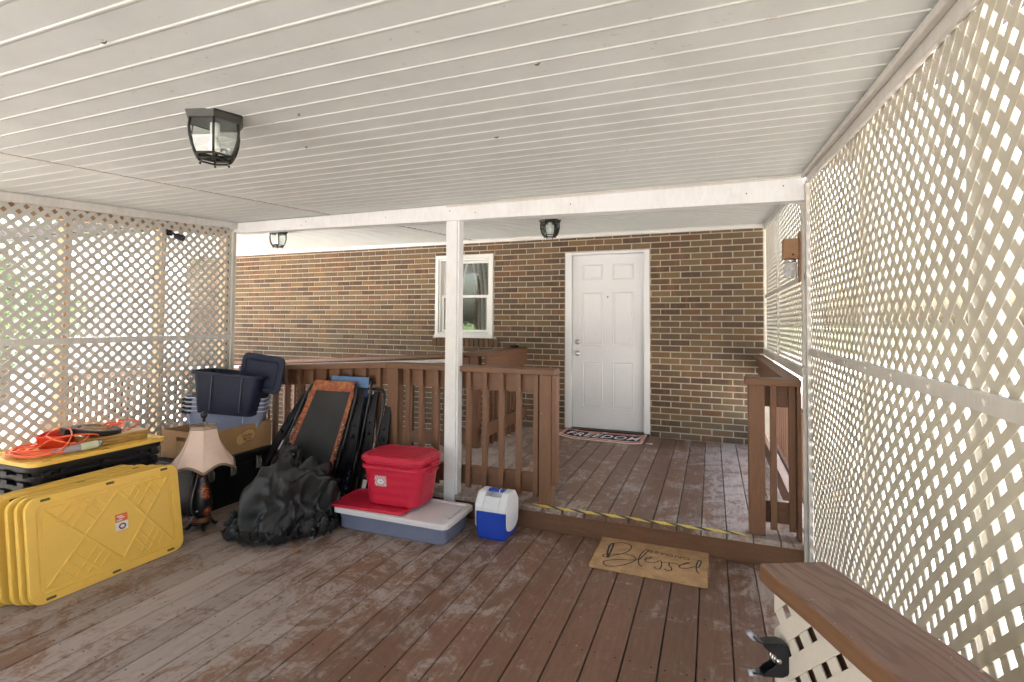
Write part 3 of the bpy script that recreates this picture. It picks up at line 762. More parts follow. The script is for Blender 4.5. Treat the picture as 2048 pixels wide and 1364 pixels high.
SB = lambda x: (x+2.4)*.058
def shb(g): g.xf = lambda p: Vector((p.x, p.y, p.z+SB(p.x)))
g = MB(); shb(g); g.r = .6; g.box(-9.5, -2.345, 4.70, 4.84, 1.066, 1.104); g.build('cap', M_railx, r6, bevel=.004)
g = MB(); shb(g); g.r = .8; g.box(-9.5, -2.30, 4.752, 4.79, .915, 1.064); g.r = .9; g.box(-9.5, -2.30, 4.752, 4.79, .18, .305); parts(g, 'cross_board', M_railx, r6, bevel=.003)
for i in range(50):
    x = -2.45-i*.135; g = MB(); g.r = random.random(); g.box(x-.036, x, 4.792, 4.828, .02+SB(x), 1.065+SB(x)); g.build('baluster', M_railz, r6, bevel=.002)
g = MB(); g.tube([(-2.42, 4.69, 1.035+SB(-2.42)), (-9.5, 4.69, 1.035+SB(-9.5))], .019, 12); g.build('handrail_pipe', plain('pipe_white', (.78, .76, .72), .3), r6)
# lid-like black ashtray on the landing rail
g = MB(); g.lathe([(.050, 0), (.056, .006), (.056, .022), (.050, .030), (.030, .032), (.028, .026)], 24, (-2.24, 5.86, 1.1205)); tag(g.build('ashtray', M_black), 'small round black tin on the landing rail end by the wall', 'ashtray')

# ================================================================== TAPE
g = MB(); y0, y1, zt = 3.424, 3.466, .1590; x = -1.10; k = 0
while x < .215:
    w = .100 if k % 2 == 0 else .058; x2 = min(x+w, .215); g.cur = k % 2
    s = .075
    wob = lambda q: .0035*math.sin(q*9)+.002*math.sin(q*23)
    P = [(x, y0+wob(x), zt), (x2, y0+wob(x2), zt), (x2-s, y1+wob(x2), zt), (x-s, y1+wob(x), zt)]
    P += [(a, b, c+.0012) for a, b, c in P]
    g.add(P, [(0, 3, 2, 1), (4, 5, 6, 7), (0, 1, 5, 4), (1, 2, 6, 5), (2, 3, 7, 6), (3, 0, 4, 7)])
    x = x2; k += 1
tag(g.build('hazard_tape', [M_tapey, M_tapeb]), 'yellow and black striped safety tape stuck along the step edge', 'tape')

# ================================================================== DOORMATS
mt = thing('doormat', (-.355, 3.235, 0), 'tan coir doormat with black script lettering, below the step', 'doormat')
def mat_body(g, xc, yc, L, Wd, z0, th, rot, wob=.004, curl=0, r=.015):
    n = 9; base = rrect(L, Wd, r, n)
    def tr(p, z):
        a = math.atan2(p.y, p.x); q = p*(1+wob*math.sin(a*17)/max(p.length, .1)*.3)
        q = Matrix.Rotation(rot, 3, 'Z') @ q
        return Vector((xc+q.x, yc+q.y, z))
    g.rings([[tr(p, z0) for p in base], [tr(p*1.002, z0+th*.6) for p in base], [tr(p*.985, z0+th) for p in base]])
g = MB(); mat_body(g, -.352, 3.236, .655, .435, .001, .016, -.012); g.build('mat_body', M_coir, mt)
# short coir fibres sticking up, so that the edge is not clean
g = MB()
for i in range(5200):
    a = random.uniform(-.325, .325); b = random.uniform(-.215, .215)
    if random.random() < .45:
        if random.random() < .5: a = math.copysign(.325+random.uniform(-.004, .003), a)
        else: b = math.copysign(.215+random.uniform(-.004, .003), b)
    c = Vector((-.352+a, 3.236+b-.012*a, .015)); d = Vector((random.uniform(-1, 1)*.006, random.uniform(-1, 1)*.006, random.uniform(.002, .006)))
    q = Vector((d.y, -d.x, 0)).normalized()*.0011
    g.add([c-q, c+q, c+d], [(0, 1, 2)])
tag(g.build('coir_fibres', M_coir, mt), kind='stuff')
strokes = [[(490,190),(440,220),(408,300),(400,380),(410,400),(430,350),(470,270),(495,190)],
 [(495,195),(560,185),(650,190),(730,215),(755,250),(720,300),(640,340),(520,365),(400,390),(340,385),(345,360),(400,350),(520,352),(640,350),(740,365),(790,390),(820,420)],
 [(830,430),(760,470),(680,500),(580,520),(460,530),(380,515),(340,480),(370,450),(480,435),(620,432),(740,440),(830,430),(870,430)],
 [(870,430),(930,370),(990,310),(1000,290),(970,290),(910,330),(870,390),(855,450),(865,500),(910,540)],
 [(950,430),(1010,420),(1050,400),(1030,395),(970,410),(950,440),(980,465),(1050,475),(1120,470)],
 [(1120,470),(1160,450),(1190,460),(1190,530),(1160,570),(1110,565),(1085,535)],
 [(1210,475),(1280,470),(1310,480),(1300,510),(1340,560),(1330,590),(1270,590),(1235,565)],
 [(1320,480),(1400,495),(1440,510)], [(1440,520),(1500,505),(1570,490),(1610,480),(1560,480),(1480,510),(1450,540),(1500,560),(1600,555),(1690,530)],
 [(1700,550),(1740,540),(1770,480),(1760,445),(1730,450),(1705,510),(1700,570),(1720,620),(1755,640)]]
R3 = (r_, u_, f_)
def unproj(px, py, z):
    d = r_*((px-1024)/1032.08) - u_*((py-613.41)/1032.08) + f_
    t = (z-1.43)/d.z; return Vector((0, 0, 1.43))+d*t
g = MB()
for st in strokes:
    P = [unproj(1160+x/7.314, 1060+y/7.314, .018) for x, y in st]
    Q = []
    for i in range(len(P)-1):
        p0, p1, p2, p3 = P[max(i-1, 0)], P[i], P[i+1], P[min(i+2, len(P)-1)]
        for k in range(4):
            t = k/4; Q.append(.5*((2*p1)+(-p0+p2)*t+(2*p0-5*p1+4*p2-p3)*t*t+(-p0+3*p1-3*p2+p3)*t**3))
    Q.append(P[-1]); w = .0046
    vs = []
    for i, p in enumerate(Q):
        d = (Q[min(i+1, len(Q)-1)]-Q[max(i-1, 0)]).normalized(); nn = Vector((-d.y, d.x, 0)); ww = w*(1+.5*math.sin(i*.9)**2)*(1.5 if st is strokes[0] else 1)
        vs += [p-nn*ww/1.6, p+nn*ww/1.6]
    g.add(vs, [(2*i, 2*i+1, 2*i+3, 2*i+2) for i in range(len(Q)-1)])
g.build('script_lettering', M_ink, mt)
lt = text_mesh('small_lettering', 'BEYOND', .046, M_inkfade, mt, Matrix.Translation((.105, .082, .0182)) @ Matrix.Rotation(-.10, 4, 'Z'), sx=1.35)
# second mat by the door
m2 = thing('doormat', (-1.147, 5.80, .157), 'red white and blue doormat with the word FREEDOM, at the white door', 'doormat')
ML, MW = .93, .44
def warp(u, v, dz=0):      # local -> world, left end curled up a little
    x = -1.147+u; y = 5.755+v*1.04-.02*u+.9*max(0, -(u+.20))**2; z = .160+.030*max(0, -(u+.30))/.16*.5+.012*max(0, (u-.36))/.1
    return Vector((x, y, z+dz))
def flat(g, pts, dz, th=.0008):
    n = len(pts); vs = [warp(u, v, dz) for u, v in pts]+[warp(u, v, dz+th) for u, v in pts]
    g.add(vs, [tuple(range(n)), tuple(range(2*n-1, n-1, -1))]+[(i, (i+1) % n, n+(i+1) % n, n+i) for i in range(n)])
def strip(g, u0, u1, v0, v1, dz, n=12, th=.0008):
    us = [u0+(u1-u0)*i/n for i in range(n+1)]
    flat(g, [(u, v0) for u in us]+[(u, v1) for u in us[::-1]], dz, th) if n <= 2 else g.rings([[warp(u, v0, dz), warp(u, v1, dz), warp(u, v1, dz+th), warp(u, v0, dz+th)] for u in us])
g = MB(); strip(g, -ML/2, ML/2, -MW/2, MW/2, 0, 24, .006); g.build('mat_body', M_cream, m2)
g = MB()
for v in (-.175, -.115, .150, .195):
    strip(g, -ML/2+.02, ML/2-.02, v-.013, v+.013, .0066, 24)
for sgn in (-1, 1):
    for k in range(4): strip(g, sgn*.44-.035, sgn*.44+.035, -.075+k*.055, -.05+k*.055, .0066, 2)
parts(g, 'red_stripe', M_redmat, m2)
g = MB(); strip(g, -.425, .425, -.125, .105, .0068, 20); strip(g, -.40, -.18, .098, .132, .0068, 6); strip(g, -.05, .40, .098, .128, .0068, 12); parts(g, 'blue_band', M_navymat, m2)
g = MB()
def star(cu, cv, r, dz):
    pts = [(cu+(r if k % 2 == 0 else r*.42)*math.sin(2*PI*k/10), cv+(r if k % 2 == 0 else r*.42)*math.cos(2*PI*k/10)*1.2) for k in range(10)]
    flat(g, pts, dz)
for cu, cv, r in ((0, .165, .040), (-.33, .165, .028), (.33, .165, .028), (.12, -.165, .028), (-.22, -.165, .026)): star(cu, cv, r, .0082)
parts(g, 'stars', M_cream, m2)
fl = text_mesh('word', 'FREEDOM', .235, plain('mat_letter', (.86, .80, .72), .9), m2, Matrix.Translation((.0, -.056, .0150)) @ Matrix.Rotation(-.02, 4, 'Z'), shear=.25, bold=.0018, sx=.72, space=1.12)
for v_ in fl.data.vertices:
    u_l = v_.co.x; w_ = warp(u_l, 0); v_.co.z += w_.z-.160-.004; v_.co.y += w_.y-5.755+.02*u_l

# ================================================================== CEILING LIGHTS
def lantern(x, y, label, rotz=0):
    z = CEIL(y)
    t = thing('ceiling_light', (x, y, z), label, 'ceiling light', 'six sided porch ceiling lanterns', (0, 0, rotz))
    n = 6
    def ring(r, zz, ph=0): return [Vector((r*math.cos(2*PI*k/n+ph), r*math.sin(2*PI*k/n+ph), zz)) for k in range(n)]
    g = MB(); g.rings([ring(.140, .004), ring(.140, -.012), ring(.122, -.042), ring(.118, -.042), ring(.116, -.036)]); g.build('canopy', M_bronze, t, world=False, bevel=.002)
    prof = [(.116, -.042), (.121, -.085), (.117, -.130), (.105, -.175), (.088, -.212)]
    g = MB()
    for k in range(n):
        a = 2*PI*k/n
        g.tube([(r*math.cos(a), r*math.sin(a), zz) for r, zz in prof], .0058, 6)
    for k in range(n):
        a, b = 2*PI*k/n, 2*PI*(k+1)/n
        for r, zz in ((.088, -.212), (.070, -.232)):
            g.tube([(r*math.cos(a), r*math.sin(a), zz), (r*math.cos(b), r*math.sin(b), zz)], .0058, 6)
        g.tube([(.088*math.cos(a), .088*math.sin(a), -.212), (.070*math.cos(a), .070*math.sin(a), -.232)], .0055, 6)
        g.sphere((.072*math.cos(a), .072*math.sin(a), -.243), .0065, 8)
    g.build('cage', M_bronze, t, world=False)
    g = MB()
    for k in range(n):
        a, b = 2*PI*k/n, 2*PI*(k+1)/n; q = [(r*.975, zz) for r, zz in prof]
        vs = [(r*math.cos(an), r*math.sin(an), zz) for r, zz in q for an in (a, b)]
        g.add(vs, [(2*i, 2*i+1, 2*i+3, 2*i+2) for i in range(len(q)-1)])
    g.build('glass_panes', M_glass, t, world=False)
    g = MB(); g.lathe([(.021, -.02), (.022, -.060), (.020, -.105), (.017, -.108)], 18); g.build('socket', M_paper, t, world=False)
    g = MB(); g.lathe([(.014, -.105), (.016, -.120), (.026, -.140), (.030, -.158), (.026, -.176), (.012, -.188), (.001, -.190)], 18); g.build('bulb', plain('bulb_white', (.85, .84, .80), .15), t, world=False)
    return t
l0 = lantern(-1.688, 1.345, 'black lantern with glass panes on the near ceiling, above the yellow lids', .32)
l0.scale = (.74, .74, .70)
l1 = copy_tree(l0); l1.location = (-1.413, 4.62, CEIL(4.62)); l1['label'] = 'ceiling lantern in front of the white door, right of the post'
l2 = copy_tree(l0); l2.location = (-4.20, 4.10, CEIL(4.10)); l2['label'] = 'ceiling lantern at the far left over the ramp, left of the window'
# ceiling debris
for i, (x, y) in enumerate(((-.462, 1.382), (-.844, 1.985), (-1.386, 1.435), (-1.667, 1.773), (-1.433, .825))):
    g = MB(); a = random.uniform(-.4, .4); z = CEIL(y)-.004
    M0 = Matrix.Translation((x, y, z)) @ Matrix.Rotation(a, 4, 'Z')
    g.xf = lambda p, M0=M0: M0 @ p
    g.smooth = True; g.tube([(-.011, 0, 0), (-.006, .0015, -.002), (0, .002, -.003), (.007, 0, -.002), (.012, -.002, 0)], [.0006, .0022, .0028, .0018, .0005], 6)
    g.tube([(-.004, .003, 0), (-.002, .009, -.001)], .0004, 4); g.tube([(.003, -.002, 0), (.005, -.008, -.001)], .0004, 4)
    lab = ('brown dead insect stuck to ceiling right of centre', 'thin dark dead insect on ceiling between lantern and lattice', 'dead insect on ceiling right of the near lantern', 'small dark insect on ceiling, closest right of lantern base', 'dead insect on ceiling up left of the near lantern')[i]
    tag(g.build('insect', M_bug), lab, 'insect', 'dead insects on the ceiling')

# ================================================================== SECURITY CAMERA on left lattice
sc_ = thing('security_camera', (-3.94, 2.82, 2.115), 'small black camera fixed high on the left lattice', 'camera')
g = MB(); M0 = Matrix.Translation((-3.935, 2.845, 2.085)) @ Matrix.Rotation(.5, 4, 'Z') @ Matrix.Rotation(.35, 4, 'Y')
g.xf = lambda p: M0 @ p
g.rings([[Vector((xx, q.x, q.y)) for q in rrect(.050*s, .046*s, .016*s, 4)] for xx, s in ((-.030, .8), (-.024, 1), (.022, 1.05), (.034, .85))]); g.build('camera_body', M_black, sc_)
g = MB(); g.tube([(-3.998, 2.80, 2.115), (-3.97, 2.81, 2.115), (-3.945, 2.83, 2.10)], .008, 8); g.box(-4.0, -3.992, 2.785, 2.83, 2.095, 2.14); g.build('bracket', M_black, sc_)

# ================================================================== BEE TRAP
bt = thing('bee_trap', (.456, 3.60, 1.70), 'wooden block with glass jar hanging at the lattice corner under the beam', 'bee trap')
g = MB(); g.r = .5; g.add([(.414, 3.56, 1.830), (.500, 3.56, 1.830), (.500, 3.64, 1.830), (.414, 3.64, 1.830), (.414, 3.56, 1.955), (.500, 3.56, 1.955), (.500, 3.64, 1.955), (.414, 3.64, 1.955)],
      [(0, 3, 2, 1), (4, 5, 6, 7), (0, 1, 5, 4), (1, 2, 6, 5), (2, 3, 7, 6), (3, 0, 4, 7)]); g.build('block', M_wood, bt, bevel=.006)
g = MB(); g.xf = lambda p: Matrix.Translation((.466, 3.5595, 1.855)) @ Matrix.Rotation(PI/2, 4, 'X') @ p; g.lathe([(.006, 0), (.006, .001)], 12); g.build('bee_hole', M_dark, bt)
g = MB(); g.lathe([(.030, 0), (.032, -.004), (.032, -.014), (.030, -.018)], 20, (.457, 3.60, 1.829)); g.build('jar_ring', M_steel, bt)
g = MB(); g.lathe([(.030, -.019), (.033, -.026), (.037, -.034), (.038, -.060), (.038, -.105), (.034, -.116), (.001, -.117)], 20, (.457, 3.60, 1.829), cap=False); g.build('jar', haze_plastic('jar_glass', (.62, .60, .58), .45, .08), bt)
g = MB()
for i in range(60):
    c = Vector((.457+random.uniform(-.022, .022), 3.60+random.uniform(-.022, .022), 1.735+random.uniform(-.01, .03))); d = Vector((random.uniform(-1, 1), random.uniform(-1, 1), random.uniform(-1, 1))).normalized()*.012
    g.add([c-d, c+d.orthogonal()*.5, c+d], [(0, 1, 2)])
g.build('crumpled_paper', M_paper, bt)
g = MB(); g.r = .5; g.box(.501, .511, 3.57, 3.63, 1.69, 2.00); g.build('backing_board', M_wood, bt, bevel=.003)
g = MB(); g.tube([(.457, 3.60, 1.955), (.457, 3.60, 1.966), (.452, 3.60, 1.972), (.447, 3.60, 1.968)], .0016, 6); g.build('hook', M_bronze, bt)

# ================================================================== FOREGROUND PLANK RAIL
ang = math.radians(25.5); dv = Vector((math.sin(ang), -math.cos(ang), 0)); nv = Vector((math.cos(ang), math.sin(ang), 0))
E0 = Vector((.149, 1.192, 0)); PL = 1.45
st = thing('stair_railing', (E0.x, E0.y, 0), 'wide brown plank on beige lattice panel, in the right foreground', 'railing')
def fx(p): return E0+dv*p.x+nv*p.y+Vector((0, 0, p.z))      # x along plank, y across (right +)
g = MB(); g.r = .37
ns = 26; rows = []
for i in range(ns+1):
    x = PL*i/ns; w = .070+.0012*math.sin(i*1.7)
    rows.append([Vector((x, -w, .914)), Vector((x, w, .914)), Vector((x, w, .9495)), Vector((x, -w, .9495))])
g.xf = fx; g.rings(rows)
plk = g.build('cap_plank', M_plank, st, bevel=.005)
g = MB(); lattice(g, 1.40, lambda a: .912, .02, lambda a, z, n: fx(Vector((a+.02, -.050+n, z))), pitch=.0747*.98, w=.030, off=.016)
g.build('lattice', lattice_mat('lattice_cream', (.55, .50, .42), (.64, .59, .51)), st)
g = MB(); g.xf = fx; g.r = .2; g.box(.05, .135, -.034, .055, .0, .913); g.r = .6; g.box(1.2, 1.29, -.034, .055, 0, .913); parts(g, 'support_post', M_railz, st, bevel=.003)
g = MB(); g.xf = fx; g.r = .4; g.box(.136, 1.199, -.030, .005, .80, .913); g.build('rail_board', M_raily, st, bevel=.003)
g = MB(); lattice(g, 1.40, lambda a: .912, .02, lambda a, z, n: fx(Vector((a+.02, .058+n, z))), off=.03)
g.build('outer_lattice', M_latR, st)
# spring clamp gripping the panel edge
cl = thing('spring_clamp', (.108, 1.165, .80), 'black metal spring clamp gripping the lattice edge under the plank', 'clamp')
B0 = fx(Vector((.055, -.058, .797)))
hd = Vector((-.93, -.36, 0)).normalized()          # handles point out from the panel, over the deck
up = Vector((0, 0, 1)); sdv = hd.cross(up).normalized()
def ck(a, b, c=0): return B0+hd*a+up*b+sdv*c
def plate(g, prof, w, th=.0022):             # bent strip: prof list of (a,b) ; w half-widths
    vs = []
    for i, (a, b) in enumerate(prof):
        ww = w[i] if isinstance(w, (list, tuple)) else w
        vs += [ck(a, b, -ww), ck(a, b, ww)]
    n = len(prof); vs2 = []
    for i, (a, b) in enumerate(prof):
        j0, j1 = prof[max(i-1, 0)], prof[min(i+1, n-1)]; dx, dy = j1[0]-j0[0], j1[1]-j0[1]; L = math.hypot(dx, dy) or 1
        ww = w[i] if isinstance(w, (list, tuple)) else w
        vs2 += [ck(a-dy/L*th, b+dx/L*th, -ww), ck(a-dy/L*th, b+dx/L*th, ww)]
    m = 2*n; fs = [(2*i, 2*i+1, 2*i+3, 2*i+2) for i in range(n-1)]+[(m+2*i, m+2*i+2, m+2*i+3, m+2*i+1) for i in range(n-1)]
    fs += [(2*i, 2*i+2, m+2*i+2, m+2*i) for i in range(n-1)]+[(2*i+1, m+2*i+1, m+2*i+3, 2*i+3) for i in range(n-1)]
    fs += [(0, m, m+1, 1), (2*n-2, 2*n-1, m+2*n-1, m+2*n-2)]
    g.add(vs+vs2, fs)
g = MB()
for sgn in (1, -1):
    plate(g, [(-.012, sgn*.010), (-.006, sgn*.026), (.004, sgn*.030), (.022, sgn*.030), (.038, sgn*.029), (.048, sgn*.033 if sgn > 0 else sgn*.027), (.057, sgn*.042 if sgn > 0 else sgn*.027)], [.010, .012, .012, .011, .009, .0075, .007])
g.build('handles', M_blackm, cl)
g = MB()
for sdn in (-.011, .0095):                    # side webs of the jaws
    for sgn in (1, -1):
        pts = [(-.013, 0), (-.013, sgn*.014), (-.006, sgn*.027), (.016, sgn*.0295), (.040, sgn*.0285), (.030, sgn*.018), (.018, sgn*.011), (.010, 0)]
        vs = [ck(a, b, sdn) for a, b in pts]+[ck(a, b, sdn+.0015) for a, b in pts]; n = len(pts)
        g.add(vs, [tuple(range(n)), tuple(range(2*n-1, n-1, -1))]+[(i, (i+1) % n, n+(i+1) % n, n+i) for i in range(n)])
g.build('jaw_plates', M_blackm, cl)
g = MB()
P = [ck(.010+.008*math.cos(a*.5), .008*math.sin(a*.5), -.009+a*.0006) for a in range(0, 34)]; g.tube(P, .0016, 6)
g.tube([ck(.010, 0, -.0135), ck(.010, 0, .0135)], .0042, 10); g.build('spring', M_steel, cl)
g = MB()
for sgn in (1, -1):
    e = (.050, .035) if sgn > 0 else (.050, -.028); f = (.062, .047) if sgn > 0 else (.062, -.029)
    g.tube([ck(e[0], e[1]), ck(f[0], f[1])], .0058, 10)
parts(g, 'handle_tip', plain('clamp_tip', (.28, .29, .34), .35), cl)

# ================================================================== YELLOW LIDS
def lid_mesh(L=.775, Wd=.525, sticker=False):
    """local: x length, y height (0..Wd), z normal; origin bottom centre"""
    g = MB(); r = .060
    def rr(L_, W_, r_c, z): return [Vector((p.x, p.y+Wd/2, z)) for p in rrect(L_, W_, r_c, 7)]
    g.smooth = False
    g.rings([rr(L, Wd, r, -.022), rr(L, Wd, r, -.002), rr(L-.006, Wd-.006, r, .0), rr(L-.086, Wd-.086, .036, .0), rr(L-.092, Wd-.092, .034, -.008),
             rr(L-.128, Wd-.128, .020, -.008), rr(L-.132, Wd-.132, .018, -.0005)], False, True)
    g.rings([rr(L-.006, Wd-.006, r, -.022), rr(L-.008, Wd-.008, r, -.004)], False, True)
    return g
def lid_detail(L=.775, Wd=.525):
    g = MB(); a0, a1 = -(L-.14)/2, (L-.14)/2; b0, b1 = .07, Wd-.07
    def P(u, v): return Vector((a0+(a1-a0)*u, b0+(b1-b0)*v, -.0004))
    def rib(p, q, w=.009):
        d = (q-p).normalized(); n = Vector((-d.y, d.x, 0)); h = Vector((0, 0, .0042))
        g.add([p-n*w, p+n*w, q+n*w, q-n*w, p-n*w*.5+h, p+n*w*.5+h, q+n*w*.5+h, q-n*w*.5+h], [(0, 1, 2, 3), (4, 7, 6, 5), (0, 4, 5, 1), (1, 5, 6, 2), (2, 6, 7, 3), (3, 7, 4, 0)])
    for (u0, v0, u1, v1) in ((0, 1, .56, 0), (0, 0, .56, 1), (.56, 1, 1, 0), (.56, 0, 1, 1)): rib(P(u0, v0), P(u1, v1))
    for o_, w_ in ((0, .56), (.56, .44)):
        for (u0, v0, u1, v1) in ((.333, 1, .667, .667), (.333, .667, .667, 1), (.5, 1, .75, .75), (.25, .75, .5, 1), (.167, .833, .333, 1), (.667, 1, .833, .833)):
            for fl_ in (0, 1):
                y0_, y1_ = (v0, v1) if fl_ else (1-v0, 1-v1); rib(P(o_+w_*u0, y0_), P(o_+w_*u1, y1_), .0055)
    # castellated blocks inside the channel
    for u in (-.30, -.14, .02, .19, .31):
        for y, s in ((.055, 1), (Wd-.055, -1)):
            g.box(u-.032, u+.032, y-.009*1, y+.009, -.0085, -.0012)
    for v in (.13, .24, .36, .45):
        for x in (-L/2+.055, L/2-.055): g.box(x-.009, x+.009, v-.028, v+.028, -.0085, -.0012)
    return g
def lid_slots(L=.775, Wd=.525):
    g = MB()
    for x in (-L/2+.085, 0, L/2-.085):
        for y in (.020, Wd-.020):
            g.rings([[Vector((p.x+x, p.y+y, z)) for p in rrect(.044, .013, .006, 3)] for z in (-.006, .0008)])
    return g
# frames: bottom-centre, lean, twist
def place_lid(root, x, yc, lean, yaw, z=0.0):
    t = Vector((-math.sin(lean)*math.cos(yaw), math.sin(lean)*math.sin(yaw), math.cos(lean)))   # up along the lid
    lx = Vector((math.sin(yaw), math.cos(yaw), 0)); nz = lx.cross(t)
    M0 = Matrix((lx, t, nz)).transposed().to_4x4(); M0.translation = Vector((x, yc, z+.002)); root.matrix_world = M0
lids = [(-3.107, 1.938, .175, .029), (-3.150, 1.922, .178, .010), (-3.196, 1.905, .176, .000), (-3.262, 1.890, .205, -.01), (-3.300, 1.850, .185, -.03), (-3.352, 1.84, .175, -.04)]
lab = ['frontmost yellow tote lid with an orange sticker, leaning on edge', 'second yellow lid from the front in the leaning row', 'third yellow lid from the front in the leaning row',
       'fourth yellow lid from the front in the leaning row', 'fifth yellow lid from the front, just before the rearmost', 'rearmost yellow lid leaning against the black totes']
lr = thing('tote_lid', (0, 0, 0), lab[0], 'lid', 'yellow lids leaning in a row')
lid_mesh().build('lid_panel', M_yel, lr, world=False, bevel=.0015)
lid_detail().build('ribs', M_yel, lr, world=False, bevel=.0008)
parts(lid_slots(), 'slot', plain('slot_shadow', (.10, .085, .02), .7), lr, world=False)
lid_objs = [lr]+[copy_tree(lr) for _ in lids[1:]]
for o, a, l in zip(lid_objs, lids, lab): place_lid(o, a[0], a[1], a[2], a[3]); o['label'] = l
# sticker on the front lid
g = MB(); g.cur = 0; g.box(.010, .075, .232, .322, .0019, .0024); g.cur = 1; g.box(.010, .075, .278, .322, .0024, .0027)
g.cur = 2
for k, (u, v, w) in enumerate(((.018, .310, .03), (.028, .300, .03), (.016, .288, .03))): g.box(u, u+w, v-.003, v+.003, .0027, .003)
g.cur = 3; g.add([(.045+.020*math.cos(2*PI*k/16), .252+.017*math.sin(2*PI*k/16), .0026) for k in range(16)]+[(.045+.011*math.cos(2*PI*k/16), .252+.009*math.sin(2*PI*k/16), .0026) for k in range(16)], [(k, (k+1) % 16, 16+(k+1) % 16, 16+k) for k in range(16)])
g.build('sticker', [M_paper, M_orange, M_paper, plain('maroon', (.22, .03, .05), .6)], lr, world=False)

# ================================================================== BLACK TOTES STACK
def tote_mesh(g, L, Wd, H, taper=.86, r=.05, rim=.022, wall=.003, flange=.030, z0=0.0):
    def rr(s, z, add=0): return rrect(L*s+add, Wd*s+add, r*s+add/2, 6, z)
    rings = [rr(taper, z0), rr(1-.0, z0+H-flange), rr(1, z0+H-flange, rim*2*.9), rr(1, z0+H-flange*.4, rim*2), rr(1, z0+H, rim*2), rr(1, z0+H), rr(1, z0+H-.002, -.004)]
    rings += [rr(taper, z0+.004, -.006)]
    g.rings(rings, True, True)
ST = []
tl0 = ['lowest black tote of the stack behind the yellow lids', 'second black tote from the bottom of the stack', 'middle black tote of the stack behind the yellow lids', 'fourth black tote from the bottom of the stack', 'topmost black tote, right under the yellow lid with the cord']
SX, SY = -3.762, 2.105
tt = thing('storage_tote', (SX, SY, 0), tl0[0], 'tote', 'nested black totes')
g = MB(); g.smooth = False; tote_mesh(g, .445, .705, .385); g.build('tote_body', M_black, tt, world=False, bevel=.002)
g = MB()
for x in (-.16, 0, .16): g.box(x-.03, x+.03, -.3845, -.355, .330, .352)
for y in (-.22, 0, .22): g.box(.225, .2465, y-.012, y+.012, .335, .353)
for y in (-.30, .30): g.box(.210, .248, y-.02, y+.02, .325, .353)
parts(g, 'flange_rib', M_black, tt, world=False, bevel=.001)
tot = [tt]+[copy_tree(tt) for _ in range(4)]
for i, o in enumerate(tot): o.location = (SX+random.uniform(-.004, .004)*i, SY+random.uniform(-.006, .006), .0+.053*i); o['label'] = tl0[i]; o.rotation_euler = (0, 0, random.uniform(-.008, .008))
tlid = copy_tree(lr)
for ch in list(tlid.children):
    if ch.name.startswith('sticker'): bpy.data.objects.remove(ch)
tlid.matrix_world = Matrix.Translation((SX+.2625, SY, .625)) @ Matrix.Rotation(PI/2, 4, 'Z')
tlid.name = 'tote_lid'; tlid['label'] = 'flat yellow lid closing the black tote stack, under the orange cord'; tlid['group'] = 'yellow lids'
ZL = .627
# items on that lid
g = MB()
def coil(cx, cy, rx, ry, z, turns, jit, seed, n=26):
    rnd = random.Random(seed); P = []
    for i in range(int(turns*n)):
        a = 2*PI*i/n; k = 1+jit*noise.noise(Vector((i*.07, seed, 0)))
        P.append((cx+rx*k*math.cos(a)+.03*noise.noise(Vector((i*.03, seed+9, 1))), cy+ry*k*math.sin(a)+.04*noise.noise(Vector((i*.03, seed+3, 4))), z+.010+.035*abs(noise.noise(Vector((i*.09, seed+5, 2))))+.0012*i/n))
    return P
g.tube(coil(-3.74, 1.90, .15, .14, ZL, 7, .5, 3), .0048, 7)
g.tube(coil(-3.72, 1.96, .11, .19, ZL+.01, 6, .5, 11), .0048, 7)
g.tube(coil(-3.87, 2.30, .07, .13, ZL+.05, 4, .4, 23), .0048, 7)
P = []
for i in range(60):
    t = i/59; a = t*PI*2.4; P.append((-3.70+.16*math.cos(a)*(1-.3*t), 1.86+.22*t+.10*math.sin(a), ZL+.02+.12*abs(math.sin(a*.8))*(1-.4*t)))
g.tube(P, .0045, 7)
P = [(-3.72+.05*math.cos(a/6.), 2.32+.11*math.sin(a/6.), ZL+.06+.055*math.sin(a/12.)) for a in range(0, 38)]; g.tube(P, .0048, 7)
P = [(-3.66+.09*math.cos(a/6.), 1.98+.10*math.sin(a/6.), ZL+.05+.07*abs(math.sin(a/12.))) for a in range(0, 40)]; g.tube(P, .0048, 7)
tag(g.build('extension_cord', M_cord), 'tangled orange extension cord heaped on the yellow lid', 'cord')
g = MB(); M0 = Matrix.Translation((-3.80, 1.99, ZL+.055)) @ Matrix.Rotation(.5, 4, 'Z') @ Matrix.Rotation(.15, 4, 'X'); g.xf = lambda p: M0 @ p
g.rings([[Vector((q.x, q.y, z)) for q in rrect(.16*s, .11*s, .012, 4)] for z, s in ((-.045, .85), (.03, 1), (.032, 1.06), (.038, 1.06), (.038, .96), (.0, .9))], True, True)
tag(g.build('plastic_tray', plain('orange_red_plastic', (.62, .045, .015), .4)), 'red orange plastic box half buried in the orange cord', 'box')
g = MB(); g.r = .5
M0 = Matrix.Translation((-3.66, 2.23, ZL+.030)) @ Matrix.Rotation(-.10, 4, 'Z'); g.xf = lambda p: M0 @ p
for k in range(3): g.obox(Matrix.Translation((.002*k, .003*k, -.019+.0195*k)), .125, .36, .018)
for o_, l_ in zip(parts(g, 'wood_board', M_slab, None, .003), ('lowest honey coloured board of the short stack on the yellow lid', 'middle honey coloured board of the short stack', 'top honey coloured board, right under the black reel')): tag(o_, l_, 'board', 'honey coloured boards')
tb = thing('bottle', (-3.58, 2.02, ZL+.02), 'clear plastic bottle with pale label lying beside the wooden boards', 'bottle', rot=None)
g = MB(); a, b = Vector((-3.585, 1.86, ZL+.024)), Vector((-3.560, 2.10, ZL+.030)); d = b-a
